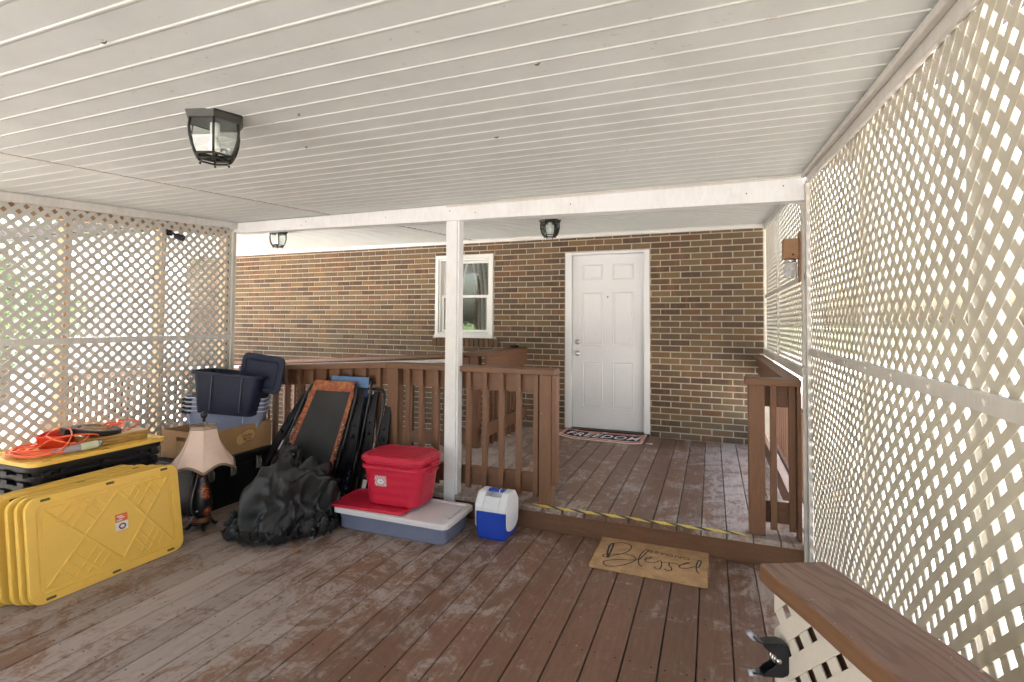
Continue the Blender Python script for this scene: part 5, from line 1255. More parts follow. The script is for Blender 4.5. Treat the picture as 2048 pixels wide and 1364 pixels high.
SHEET_Y = [
    182, 206, 224, 251, 262, 253, 269, 257, 265, 283, 291, 299, 310, 329, 351, 371, 397, 417, 452, 474, 476, 489, 491, 493, 499, 514, 527, 543, 552, 554, 565, 566, 572, 582, 593, 601, 617, 626, 647, 671, 701,
    222, 238, 257, 278, 289, 292, 292, 295, 304, 316, 333, 345, 357, 364, 385, 405, 428, 457, 475, 484, 504, 527, 534, 535, 538, 552, 565, 573, 587, 596, 598, 606, 613, 622, 626, 628, 647, 660, 681, 706, 731,
    259, 275, 290, 308, 322, 329, 326, 337, 340, 357, 364, 368, 373, 392, 418, 443, 467, 482, 506, 519, 530, 554, 573, 573, 580, 585, 599, 613, 628, 630, 638, 646, 652, 658, 667, 665, 670, 694, 716, 733, 752,
    297, 310, 324, 335, 355, 360, 365, 374, 378, 386, 397, 404, 404, 431, 451, 472, 500, 513, 537, 556, 570, 586, 602, 615, 616, 627, 639, 657, 660, 670, 674, 684, 690, 697, 685, 703, 709, 730, 747, 766, 778,
    333, 345, 359, 374, 380, 389, 397, 410, 417, 421, 437, 446, 445, 468, 476, 487, 512, 545, 564, 583, 608, 626, 632, 652, 655, 667, 680, 688, 699, 708, 715, 720, 705, 694, 706, 714, 732, 764, 777, 792, 813,
    375, 384, 394, 408, 415, 427, 433, 440, 447, 460, 474, 477, 485, 500, 513, 524, 530, 551, 583, 618, 637, 658, 669, 677, 693, 707, 716, 725, 738, 748, 755, 753, 721, 719, 742, 752, 768, 789, 807, 827, 845,
    418, 426, 434, 442, 454, 458, 464, 474, 482, 494, 512, 517, 523, 534, 551, 556, 568, 577, 604, 623, 661, 691, 703, 715, 733, 744, 749, 763, 778, 787, 783, 747, 745, 754, 774, 785, 807, 822, 839, 856, 872,
    451, 466, 474, 482, 484, 496, 501, 507, 516, 527, 542, 557, 555, 565, 576, 592, 598, 607, 618, 642, 677, 701, 731, 736, 765, 783, 781, 801, 815, 814, 780, 769, 790, 783, 805, 825, 842, 859, 877, 887, 902,
    485, 498, 509, 512, 525, 534, 535, 543, 552, 565, 579, 588, 597, 586, 614, 622, 604, 627, 649, 666, 688, 709, 717, 754, 755, 777, 795, 823, 828, 823, 800, 813, 813, 825, 837, 848, 877, 894, 906, 918, 933,
    519, 530, 546, 543, 562, 567, 568, 580, 591, 603, 608, 624, 628, 624, 635, 630, 631, 629, 657, 674, 702, 708, 737, 752, 783, 801, 826, 835, 851, 840, 842, 846, 857, 863, 862, 879, 902, 921, 934, 943, 962,
    536, 562, 573, 586, 592, 598, 603, 615, 626, 624, 634, 650, 648, 641, 633, 642, 656, 650, 669, 692, 712, 731, 763, 774, 792, 822, 832, 866, 876, 881, 881, 879, 892, 900, 899, 915, 933, 946, 966, 982, 997,
    563, 578, 591, 616, 620, 627, 629, 644, 655, 665, 669, 669, 671, 655, 648, 659, 669, 681, 689, 711, 723, 756, 781, 800, 818, 839, 853, 881, 915, 924, 920, 914, 925, 923, 940, 954, 965, 983, 988, 1006, 1019,
    599, 606, 619, 629, 640, 665, 674, 677, 690, 703, 699, 708, 690, 682, 680, 677, 688, 704, 719, 737, 748, 779, 807, 815, 835, 864, 882, 910, 938, 959, 949, 951, 942, 962, 978, 991, 1001, 1010, 1025, 1041, 1054,
    640, 645, 650, 654, 668, 697, 704, 716, 718, 721, 737, 727, 708, 702, 710, 717, 726, 734, 748, 758, 782, 800, 815, 838, 865, 891, 907, 936, 966, 972, 979, 976, 977, 1000, 1018, 1020, 1020, 1037, 1051, 1079, 1094,
    678, 679, 682, 697, 707, 721, 741, 752, 743, 761, 750, 743, 744, 738, 734, 742, 754, 766, 777, 784, 808, 819, 837, 863, 890, 911, 938, 967, 982, 983, 997, 995, 1014, 1035, 1054, 1053, 1055, 1070, 1086, 1108, 1120,
    715, 711, 716, 727, 731, 744, 757, 767, 778, 775, 788, 782, 778, 770, 774, 776, 777, 792, 805, 813, 833, 849, 867, 891, 916, 943, 969, 992, 986, 1008, 1011, 1031, 1047, 1064, 1080, 1081, 1086, 1093, 1110, 1132, 1140,
    745, 750, 754, 760, 770, 782, 798, 807, 816, 813, 813, 796, 806, 806, 809, 798, 812, 816, 829, 845, 859, 881, 904, 928, 952, 973, 1001, 992, 1019, 1027, 1036, 1053, 1072, 1078, 1100, 1107, 1100, 1103, 1139, 1163, 1172,
    786, 785, 786, 798, 803, 797, 820, 838, 853, 845, 840, 829, 829, 822, 820, 828, 835, 851, 863, 879, 897, 916, 937, 960, 978, 1005, 1020, 1026, 1042, 1061, 1053, 1063, 1088, 1112, 1128, 1120, 1099, 1128, 1160, 1135, 1140,
    809, 824, 812, 831, 822, 827, 834, 835, 842, 877, 873, 868, 870, 864, 864, 865, 873, 883, 898, 915, 932, 952, 972, 992, 1016, 1035, 1043, 1057, 1075, 1073, 1082, 1094, 1104, 1120, 1109, 1101, 1126, 1155, 1162, 1139, 1128,
    790, 829, 817, 838, 864, 853, 858, 865, 876, 890, 908, 899, 894, 899, 903, 904, 910, 920, 935, 953, 970, 988, 1004, 1026, 1048, 1064, 1077, 1087, 1099, 1113, 1105, 1110, 1103, 1108, 1107, 1123, 1153, 1161, 1172, 1175, 1167,
    824, 826, 832, 848, 863, 875, 893, 903, 910, 916, 923, 919, 913, 928, 927, 948, 950, 960, 975, 993, 1010, 1027, 1044, 1065, 1085, 1101, 1114, 1124, 1130, 1133, 1142, 1142, 1140, 1138, 1140, 1152, 1181, 1199, 1204, 1185, 1193,
    847, 854, 868, 869, 877, 891, 914, 932, 945, 943, 940, 942, 953, 953, 962, 974, 987, 999, 1015, 1033, 1049, 1068, 1086, 1108, 1128, 1142, 1154, 1164, 1168, 1169, 1183, 1176, 1180, 1174, 1177, 1177, 1172, 1185, 1200, 1207, 1220,
    874, 885, 872, 891, 890, 915, 939, 947, 948, 970, 971, 980, 982, 984, 1001, 1013, 1025, 1039, 1054, 1071, 1087, 1104, 1128, 1148, 1166, 1181, 1194, 1201, 1208, 1211, 1205, 1216, 1214, 1206, 1201, 1212, 1210, 1214, 1231, 1246, 1258,
    873, 899, 900, 896, 920, 942, 961, 977, 989, 986, 993, 1002, 1013, 1025, 1038, 1052, 1066, 1080, 1091, 1105, 1124, 1140, 1163, 1185, 1203, 1220, 1233, 1234, 1244, 1245, 1243, 1244, 1231, 1215, 1232, 1237, 1238, 1253, 1267, 1281, 1297,
    872, 874, 899, 917, 953, 974, 989, 985, 990, 1020, 1026, 1039, 1053, 1068, 1079, 1091, 1108, 1122, 1126, 1137, 1155, 1170, 1195, 1217, 1232, 1252, 1266, 1266, 1267, 1246, 1260, 1269, 1264, 1250, 1255, 1257, 1273, 1286, 1300, 1311, 1338,
    896, 905, 923, 941, 967, 995, 1014, 1017, 1024, 1035, 1058, 1073, 1091, 1106, 1122, 1130, 1143, 1158, 1164, 1171, 1180, 1200, 1210, 1236, 1254, 1276, 1280, 1288, 1271, 1289, 1280, 1265, 1254, 1236, 1253, 1284, 1307, 1326, 1341, 1351, 1359,
    926, 942, 958, 974, 1003, 1007, 1032, 1026, 1039, 1061, 1084, 1099, 1123, 1139, 1147, 1162, 1178, 1190, 1195, 1198, 1213, 1220, 1238, 1259, 1269, 1299, 1280, 1297, 1303, 1281, 1304, 1295, 1283, 1271, 1285, 1301, 1312, 1322, 1337, 1370, 1398,
    966, 977, 987, 999, 1012, 1029, 1039, 1056, 1076, 1088, 1107, 1131, 1129, 1153, 1172, 1191, 1209, 1200, 1221, 1211, 1235, 1244, 1251, 1277, 1285, 1320, 1302, 1289, 1307, 1306, 1296, 1313, 1318, 1314, 1314, 1331, 1343, 1357, 1367, 1376, 1379,
    1003, 1011, 1026, 1038, 1053, 1059, 1076, 1080, 1093, 1123, 1144, 1147, 1162, 1181, 1196, 1215, 1237, 1229, 1240, 1244, 1236, 1249, 1266, 1281, 1288, 1326, 1337, 1311, 1303, 1330, 1316, 1318, 1323, 1345, 1333, 1337, 1350, 1385, 1405, 1415, 1421,
    1027, 1047, 1063, 1077, 1077, 1091, 1107, 1115, 1117, 1131, 1148, 1174, 1192, 1206, 1224, 1247, 1249, 1247, 1255, 1239, 1268, 1257, 1273, 1280, 1301, 1333, 1368, 1352, 1326, 1338, 1359, 1350, 1346, 1361, 1372, 1374, 1381, 1388, 1394, 1425, 1459,
    1061, 1079, 1090, 1106, 1109, 1126, 1149, 1149, 1155, 1168, 1182, 1203, 1215, 1232, 1241, 1247, 1262, 1276, 1256, 1274, 1280, 1285, 1272, 1299, 1315, 1340, 1382, 1389, 1362, 1353, 1380, 1384, 1384, 1400, 1414, 1414, 1422, 1424, 1430, 1427, 1443,
    1097, 1108, 1119, 1136, 1148, 1167, 1178, 1190, 1181, 1192, 1210, 1232, 1243, 1253, 1271, 1284, 1279, 1303, 1269, 1271, 1285, 1321, 1306, 1308, 1332, 1351, 1385, 1418, 1396, 1373, 1388, 1415, 1427, 1430, 1455, 1460, 1458, 1465, 1469, 1468, 1471,
    1131, 1139, 1153, 1169, 1185, 1203, 1217, 1201, 1220, 1223, 1236, 1248, 1266, 1286, 1305, 1308, 1299, 1326, 1299, 1295, 1310, 1335, 1345, 1345, 1344, 1372, 1403, 1436, 1430, 1404, 1418, 1435, 1454, 1471, 1472, 1504, 1502, 1503, 1501, 1510, 1511,
    1167, 1174, 1185, 1203, 1221, 1238, 1230, 1241, 1245, 1262, 1276, 1287, 1296, 1320, 1343, 1335, 1330, 1341, 1335, 1327, 1349, 1371, 1364, 1370, 1374, 1399, 1430, 1435, 1458, 1441, 1456, 1466, 1481, 1494, 1509, 1525, 1543, 1542, 1543, 1547, 1553,
    1196, 1209, 1222, 1236, 1256, 1266, 1271, 1281, 1283, 1299, 1312, 1326, 1332, 1350, 1348, 1362, 1358, 1357, 1360, 1371, 1386, 1383, 1400, 1412, 1416, 1430, 1448, 1450, 1474, 1481, 1492, 1507, 1517, 1530, 1548, 1559, 1583, 1581, 1576, 1582, 1595,
    1230, 1244, 1258, 1271, 1286, 1301, 1313, 1309, 1322, 1335, 1349, 1355, 1361, 1364, 1371, 1382, 1383, 1391, 1403, 1414, 1417, 1420, 1437, 1450, 1458, 1463, 1480, 1489, 1502, 1513, 1529, 1541, 1546, 1558, 1571, 1594, 1602, 1602, 1613, 1614, 1625,
    1264, 1280, 1293, 1310, 1326, 1325, 1328, 1340, 1355, 1367, 1387, 1397, 1399, 1405, 1411, 1419, 1426, 1434, 1444, 1455, 1453, 1462, 1471, 1483, 1489, 1498, 1506, 1523, 1542, 1548, 1563, 1575, 1582, 1598, 1610, 1624, 1641, 1644, 1646, 1652, 1666,
    1305, 1307, 1325, 1337, 1352, 1356, 1367, 1377, 1392, 1406, 1422, 1425, 1434, 1445, 1453, 1461, 1467, 1476, 1487, 1494, 1495, 1499, 1483, 1499, 1528, 1520, 1541, 1555, 1576, 1580, 1595, 1609, 1619, 1636, 1646, 1657, 1674, 1688, 1687, 1692, 1703,
    1327, 1337, 1356, 1370, 1393, 1396, 1403, 1414, 1422, 1439, 1457, 1466, 1475, 1484, 1494, 1502, 1509, 1518, 1523, 1540, 1538, 1529, 1510, 1535, 1538, 1559, 1579, 1590, 1605, 1623, 1627, 1643, 1656, 1671, 1683, 1696, 1710, 1723, 1729, 1736, 1742,
    1354, 1369, 1389, 1399, 1420, 1432, 1444, 1444, 1459, 1478, 1496, 1506, 1515, 1524, 1535, 1533, 1552, 1552, 1565, 1577, 1580, 1555, 1542, 1569, 1585, 1605, 1620, 1630, 1637, 1658, 1667, 1675, 1686, 1704, 1723, 1738, 1753, 1768, 1776, 1778, 1780,
    1384, 1402, 1409, 1425, 1448, 1473, 1480, 1486, 1495, 1515, 1519, 1546, 1556, 1565, 1576, 1576, 1572, 1574, 1605, 1613, 1600, 1577, 1578, 1601, 1625, 1639, 1655, 1666, 1664, 1677, 1701, 1712, 1729, 1747, 1768, 1785, 1802, 1812, 1818, 1821, 1822]
SHEET_Z = [
    16, 38, 42, 53, 59, 48, 53, 39, 23, 15, 21, 22, 21, 14, 32, 41, 58, 42, 61, 45, 22, 49, 71, 30, 16, 27, 16, 52, 33, 30, 32, 15, 14, 15, 15, 28, 26, 27, 14, 15, 16,
    14, 14, 36, 41, 32, 40, 43, 27, 33, 36, 20, 26, 28, 39, 14, 19, 27, 42, 33, 24, 29, 36, 72, 36, 23, 17, 29, 46, 59, 38, 24, 22, 22, 17, 17, 39, 41, 24, 18, 16, 20,
    14, 15, 17, 35, 44, 39, 27, 27, 16, 41, 57, 62, 69, 63, 38, 15, 15, 34, 45, 16, 28, 35, 61, 32, 16, 15, 35, 43, 49, 20, 23, 18, 17, 16, 26, 55, 21, 17, 28, 36, 26,
    25, 30, 16, 13, 38, 26, 25, 15, 18, 18, 52, 56, 48, 68, 47, 33, 20, 15, 30, 23, 32, 21, 33, 36, 17, 24, 20, 34, 24, 16, 26, 22, 14, 31, 57, 58, 22, 15, 16, 20, 20,
    17, 25, 16, 23, 14, 21, 18, 36, 30, 20, 40, 43, 25, 43, 51, 67, 48, 37, 18, 43, 26, 17, 30, 36, 23, 20, 17, 29, 31, 14, 28, 14, 37, 64, 84, 43, 17, 32, 32, 21, 27,
    15, 14, 29, 15, 16, 30, 16, 29, 48, 19, 31, 16, 29, 23, 33, 65, 79, 75, 50, 31, 44, 16, 40, 36, 18, 20, 28, 25, 21, 24, 16, 38, 56, 83, 82, 43, 16, 33, 33, 35, 14,
    19, 19, 16, 26, 25, 36, 33, 28, 38, 48, 18, 16, 33, 42, 32, 47, 89, 107, 80, 54, 44, 29, 27, 25, 29, 27, 28, 16, 25, 17, 40, 58, 85, 72, 61, 29, 21, 19, 16, 37, 39,
    14, 32, 24, 22, 30, 30, 35, 37, 14, 26, 24, 17, 35, 52, 60, 57, 78, 107, 101, 92, 82, 65, 56, 63, 43, 32, 33, 30, 25, 42, 65, 90, 81, 47, 38, 33, 23, 34, 17, 16, 37,
    32, 17, 19, 16, 22, 32, 16, 14, 16, 38, 28, 36, 44, 72, 64, 82, 113, 118, 117, 125, 110, 106, 93, 89, 81, 66, 59, 53, 54, 76, 100, 89, 49, 25, 19, 36, 19, 20, 30, 26, 19,
    35, 33, 22, 37, 29, 21, 32, 29, 35, 29, 56, 43, 59, 85, 97, 115, 133, 158, 155, 151, 151, 141, 129, 125, 111, 100, 87, 84, 82, 102, 111, 73, 41, 48, 23, 17, 25, 37, 21, 20, 17,
    41, 16, 23, 42, 47, 35, 31, 19, 36, 59, 69, 69, 82, 106, 134, 148, 162, 187, 190, 188, 188, 174, 162, 156, 151, 138, 124, 105, 109, 124, 111, 89, 57, 36, 16, 26, 33, 16, 32, 16, 29,
    34, 55, 40, 27, 16, 20, 19, 45, 30, 52, 77, 95, 108, 136, 162, 182, 196, 208, 225, 221, 226, 207, 205, 193, 179, 169, 161, 140, 113, 129, 116, 111, 69, 29, 16, 30, 16, 23, 45, 41, 41,
    16, 28, 49, 60, 44, 18, 14, 30, 58, 55, 81, 104, 134, 157, 182, 214, 234, 242, 248, 252, 257, 242, 233, 227, 217, 200, 192, 171, 143, 128, 135, 116, 72, 31, 21, 18, 27, 46, 44, 42, 55,
    25, 16, 38, 30, 29, 39, 16, 19, 42, 83, 95, 127, 161, 190, 212, 235, 255, 270, 277, 287, 280, 279, 274, 262, 245, 232, 228, 199, 173, 168, 160, 118, 77, 47, 27, 46, 47, 38, 17, 20, 50,
    14, 16, 31, 15, 15, 22, 23, 30, 60, 80, 112, 151, 180, 212, 245, 264, 279, 295, 305, 318, 314, 317, 310, 295, 278, 269, 245, 220, 212, 204, 166, 125, 97, 70, 53, 63, 54, 46, 14, 27, 60,
    32, 35, 29, 37, 24, 19, 33, 61, 77, 90, 115, 154, 198, 232, 261, 282, 307, 321, 333, 347, 347, 344, 338, 324, 311, 289, 271, 255, 250, 219, 176, 144, 125, 107, 93, 88, 76, 39, 37, 28, 60,
    16, 33, 26, 26, 17, 23, 33, 54, 63, 99, 134, 170, 206, 246, 274, 308, 324, 350, 364, 370, 377, 371, 362, 349, 338, 318, 294, 296, 272, 231, 204, 180, 160, 146, 125, 91, 62, 27, 24, 29, 53,
    27, 17, 31, 16, 38, 61, 63, 71, 78, 108, 144, 184, 220, 260, 298, 324, 349, 365, 384, 394, 398, 396, 391, 374, 373, 350, 336, 326, 287, 259, 243, 221, 197, 167, 125, 79, 43, 26, 28, 47, 76,
    37, 26, 35, 23, 55, 65, 87, 105, 120, 125, 157, 193, 222, 265, 301, 332, 359, 382, 399, 409, 415, 410, 406, 399, 386, 381, 367, 341, 312, 295, 273, 237, 197, 158, 116, 72, 45, 48, 59, 81, 91,
    52, 63, 62, 56, 49, 51, 60, 94, 127, 155, 171, 206, 244, 272, 306, 341, 368, 391, 407, 418, 424, 424, 424, 418, 409, 401, 384, 358, 330, 308, 267, 230, 188, 144, 101, 88, 69, 94, 99, 92, 80,
    63, 96, 100, 95, 86, 66, 42, 77, 102, 136, 182, 218, 256, 286, 324, 337, 370, 391, 409, 422, 429, 427, 425, 425, 429, 418, 398, 375, 337, 309, 274, 231, 184, 135, 92, 86, 85, 81, 74, 58, 53,
    91, 103, 99, 77, 63, 50, 44, 72, 98, 140, 186, 227, 259, 301, 325, 347, 374, 391, 405, 418, 421, 428, 425, 433, 437, 426, 404, 375, 339, 306, 273, 227, 184, 142, 102, 67, 44, 42, 36, 27, 31,
    100, 86, 68, 51, 29, 26, 43, 76, 112, 146, 185, 225, 266, 308, 327, 352, 373, 386, 393, 404, 407, 411, 422, 428, 428, 419, 398, 367, 338, 306, 263, 231, 189, 142, 98, 77, 48, 18, 16, 21, 37,
    78, 56, 47, 21, 37, 27, 48, 72, 106, 143, 185, 226, 264, 295, 325, 349, 369, 373, 377, 384, 396, 393, 407, 413, 412, 402, 383, 353, 325, 293, 260, 210, 164, 128, 89, 58, 27, 19, 32, 33, 25,
    52, 32, 25, 38, 24, 35, 55, 89, 119, 139, 164, 205, 244, 280, 316, 338, 355, 364, 355, 362, 368, 374, 387, 390, 382, 377, 359, 332, 303, 271, 239, 199, 152, 109, 88, 54, 23, 23, 17, 34, 15,
    42, 16, 22, 28, 57, 63, 62, 103, 125, 143, 172, 181, 219, 259, 301, 317, 330, 343, 343, 338, 341, 348, 347, 354, 349, 349, 326, 303, 272, 252, 215, 172, 138, 102, 69, 55, 42, 26, 13, 23, 33,
    29, 33, 14, 32, 31, 43, 54, 68, 94, 121, 143, 179, 212, 242, 268, 288, 310, 320, 314, 313, 318, 314, 316, 319, 317, 317, 290, 270, 245, 221, 196, 165, 121, 80, 85, 67, 62, 58, 54, 46, 35,
    29, 19, 14, 30, 13, 14, 26, 42, 74, 95, 132, 164, 184, 208, 237, 263, 286, 280, 290, 272, 281, 280, 275, 284, 280, 283, 259, 234, 218, 195, 164, 138, 115, 74, 66, 76, 85, 74, 71, 72, 71,
    48, 15, 24, 14, 16, 17, 29, 60, 78, 81, 115, 134, 165, 192, 205, 231, 254, 254, 259, 247, 242, 240, 244, 243, 237, 240, 235, 206, 179, 175, 137, 112, 82, 67, 31, 37, 49, 60, 78, 82, 77,
    23, 30, 24, 22, 43, 25, 49, 41, 50, 61, 86, 112, 145, 165, 183, 204, 220, 224, 219, 208, 217, 204, 205, 201, 198, 199, 206, 185, 149, 135, 130, 90, 74, 40, 36, 30, 17, 27, 42, 58, 65,
    22, 30, 45, 41, 31, 16, 33, 24, 29, 55, 80, 99, 113, 140, 160, 166, 183, 193, 179, 185, 185, 189, 163, 164, 160, 158, 166, 165, 129, 101, 95, 100, 92, 55, 32, 17, 24, 14, 19, 17, 40,
    25, 26, 27, 30, 14, 17, 29, 18, 40, 42, 55, 70, 93, 115, 131, 147, 143, 159, 139, 143, 152, 170, 149, 122, 122, 119, 125, 134, 103, 63, 58, 74, 94, 75, 43, 16, 26, 25, 18, 28, 14,
    28, 33, 14, 16, 25, 20, 24, 51, 50, 24, 34, 42, 63, 89, 114, 109, 101, 118, 104, 112, 120, 131, 137, 101, 78, 85, 101, 95, 74, 29, 29, 50, 69, 88, 60, 25, 16, 26, 22, 26, 20,
    15, 25, 19, 14, 28, 20, 52, 57, 24, 17, 38, 25, 44, 70, 94, 94, 77, 76, 74, 73, 93, 109, 103, 93, 56, 64, 69, 49, 35, 28, 32, 20, 37, 53, 76, 44, 22, 28, 16, 20, 16,
    30, 29, 15, 31, 21, 42, 60, 45, 16, 16, 27, 28, 50, 54, 65, 73, 52, 48, 52, 71, 82, 70, 86, 101, 68, 52, 53, 18, 14, 14, 24, 31, 16, 45, 63, 66, 33, 34, 28, 35, 20,
    14, 19, 29, 18, 14, 22, 54, 24, 19, 16, 16, 43, 30, 15, 30, 42, 43, 26, 44, 65, 62, 51, 77, 108, 67, 33, 39, 24, 40, 15, 37, 14, 26, 16, 29, 54, 63, 42, 14, 29, 44,
    24, 20, 18, 22, 18, 41, 20, 27, 18, 31, 28, 43, 16, 17, 18, 51, 52, 20, 39, 52, 41, 51, 80, 107, 81, 47, 36, 27, 25, 28, 17, 16, 16, 27, 29, 35, 52, 35, 37, 31, 34,
    15, 18, 35, 40, 43, 21, 28, 28, 33, 16, 30, 21, 15, 24, 16, 42, 62, 22, 34, 29, 23, 38, 73, 81, 70, 25, 22, 31, 33, 51, 41, 17, 26, 15, 29, 15, 31, 43, 33, 15, 14,
    46, 46, 29, 14, 34, 21, 20, 22, 22, 39, 47, 24, 15, 20, 16, 40, 63, 33, 28, 26, 14, 40, 67, 88, 46, 18, 19, 21, 35, 50, 17, 33, 19, 31, 16, 18, 26, 31, 16, 23, 26,
    20, 23, 38, 21, 14, 21, 16, 30, 29, 37, 39, 16, 14, 15, 16, 46, 58, 19, 15, 29, 21, 51, 62, 84, 47, 32, 34, 28, 39, 46, 29, 14, 19, 16, 26, 14, 15, 16, 27, 16, 19,
    17, 26, 35, 18, 15, 21, 32, 35, 16, 19, 14, 23, 16, 16, 22, 39, 29, 43, 19, 16, 31, 58, 53, 68, 48, 22, 23, 45, 14, 17, 16, 14, 25, 17, 15, 17, 18, 16, 14, 16, 16]
def cr(p0, p1, p2, p3, t):
    return .5*((2*p1)+(p2-p0)*t+(2*p0-5*p1+4*p2-p3)*t*t+(3*p1-p0-3*p2+p3)*t*t*t)
def upsample(rows, K):
    out = []; n = len(rows)
    for i in range(n-1):
        r0, r1, r2_, r3 = rows[max(i-1, 0)], rows[i], rows[i+1], rows[min(i+2, n-1)]
        for k in range(K): out.append([cr(a, b, c, d, k/K) for a, b, c, d in zip(r0, r1, r2_, r3)])
    out.append(rows[-1]); return out
def cloth_obj(name, cx, cy, cz, sx, sy, sz, rot, R0=.42, parent=None, heap=.17, seed=0, crease=.05, hollow=None, K=5):
    ca, sa = math.cos(rot), math.sin(rot); vs = []
    for x, y, z in zip(SHEET_X, SHEET_Y, SHEET_Z):
        x = x*.001-1.05; y = y*.001-1.0; z = z*.001
        r = math.hypot(x, y)+1e-6; r2 = R0*math.tanh(r/R0); ex = r-r2
        n1 = 1-abs(noise.noise(Vector((x*6+seed, y*6, 1.3))))*2.6; n2 = 1-abs(noise.noise(Vector((x*13, y*13+seed, 4.1))))*2.4
        hgt = ex*heap*(.9*max(n1, -.2)+.35*n2)
        a = math.atan2(y, x); r2 *= 1+.10*math.sin(2*a+seed)+.09*math.sin(3*a+.7)+(.42*math.exp(-((a-(-2.35-rot))/.22)**2) if seed == 0 else 0)
        k = r2/r; x, y = x*k*sx, y*k*sy; z = z*sz+hgt
        vs.append(Vector((cx+x*ca-y*sa, cy+x*sa+y*ca+.10*z, cz+z)))
    rows = upsample([vs[j*41:(j+1)*41] for j in range(41)], K)
    rows = [list(q) for q in zip(*upsample([list(q) for q in zip(*rows)], K))]
    n = len(rows); g = MB(); g.smooth = True; out = []
    for j in range(n):
        for i in range(n):
            p = rows[j][i]
            du = rows[j][min(i+1, n-1)]-rows[j][max(i-1, 0)]; dw = rows[min(j+1, n-1)][i]-rows[max(j-1, 0)][i]; nn = du.cross(dw)
            nn = nn.normalized() if nn.length > 1e-9 else Vector((0, 0, 1))
            if nn.z < -.2: nn = -nn
            o3 = (p-Vector((cx, cy, cz+.1))).normalized(); nn = (nn*.4+o3).normalized()
            q = Vector((p.x*3.6, p.y*3.6, p.z*2.6))+Vector((seed+.4, 0, 0)); wv = Vector((noise.noise(q*.7), noise.noise(q*.7+Vector((7, 1, 3))), noise.noise(q*.7+Vector((2, 9, 5)))))*.9
            f1 = 1-2.6*abs(noise.noise(q+wv)); f2 = 1-2.6*abs(noise.noise(q*1.9+wv*1.2)); f3 = 1-2.4*abs(noise.noise(q*4.1+wv*1.5))
            d = crease*(f1*.95+f2*.40+f3*.10)-crease*.3
            k = min(1, max(0, p.z-cz)/.10)
            p = p+nn*d*(.06+.94*k)
            if hollow:
                hh_ = math.exp(-((p-hollow[0]).length/hollow[1])**2); p = p+Vector((.1, .9, -.25))*hollow[2]*hh_
            p.z = max(p.z, .005+.004*abs(noise.noise(q*4)))
            out.append(p)
    g.add(out, [(j*n+i, j*n+i+1, (j+1)*n+i+1, (j+1)*n+i) for j in range(n-1) for i in range(n-1)])
    return g.build(name, M_sheet, parent)
sh = cloth_obj('black_sheeting', -2.67, 2.77, -.004, .78, .66, .98, .35, crease=.066, hollow=(Vector((-2.63, 2.56, .23)), .085, .11))
tag(sh, 'crumpled heap of black fabric sheeting in front of the folding chairs', 'sheeting')
o = cloth_obj('upper_fold', -2.97, 3.06, .16, .58, .34, .78, 2.2, .42, sh, .40, 5, .045)
# small blue and white trinket peeking out on the left
g = MB(); g.box(-3.02, -2.985, 2.72, 2.79, .14, .155); g.tube([(-3.03, 2.72, .15), (-3.035, 2.72, .235)], .006, 8); g.box(-3.01, -3.0, 2.70, 2.76, .19, .225); g.cur = 1; g.box(-2.995, -2.975, 2.70, 2.76, .19, .222); g.box(-3.03, -2.93, 2.69, 2.78, .125, .139)
tag(g.build('blue_toolbox', [plain('toolbox_blue', (.05, .10, .30), .4), M_paper], bevel=.002), 'small blue and white plastic case showing beside the black sheeting', 'case')

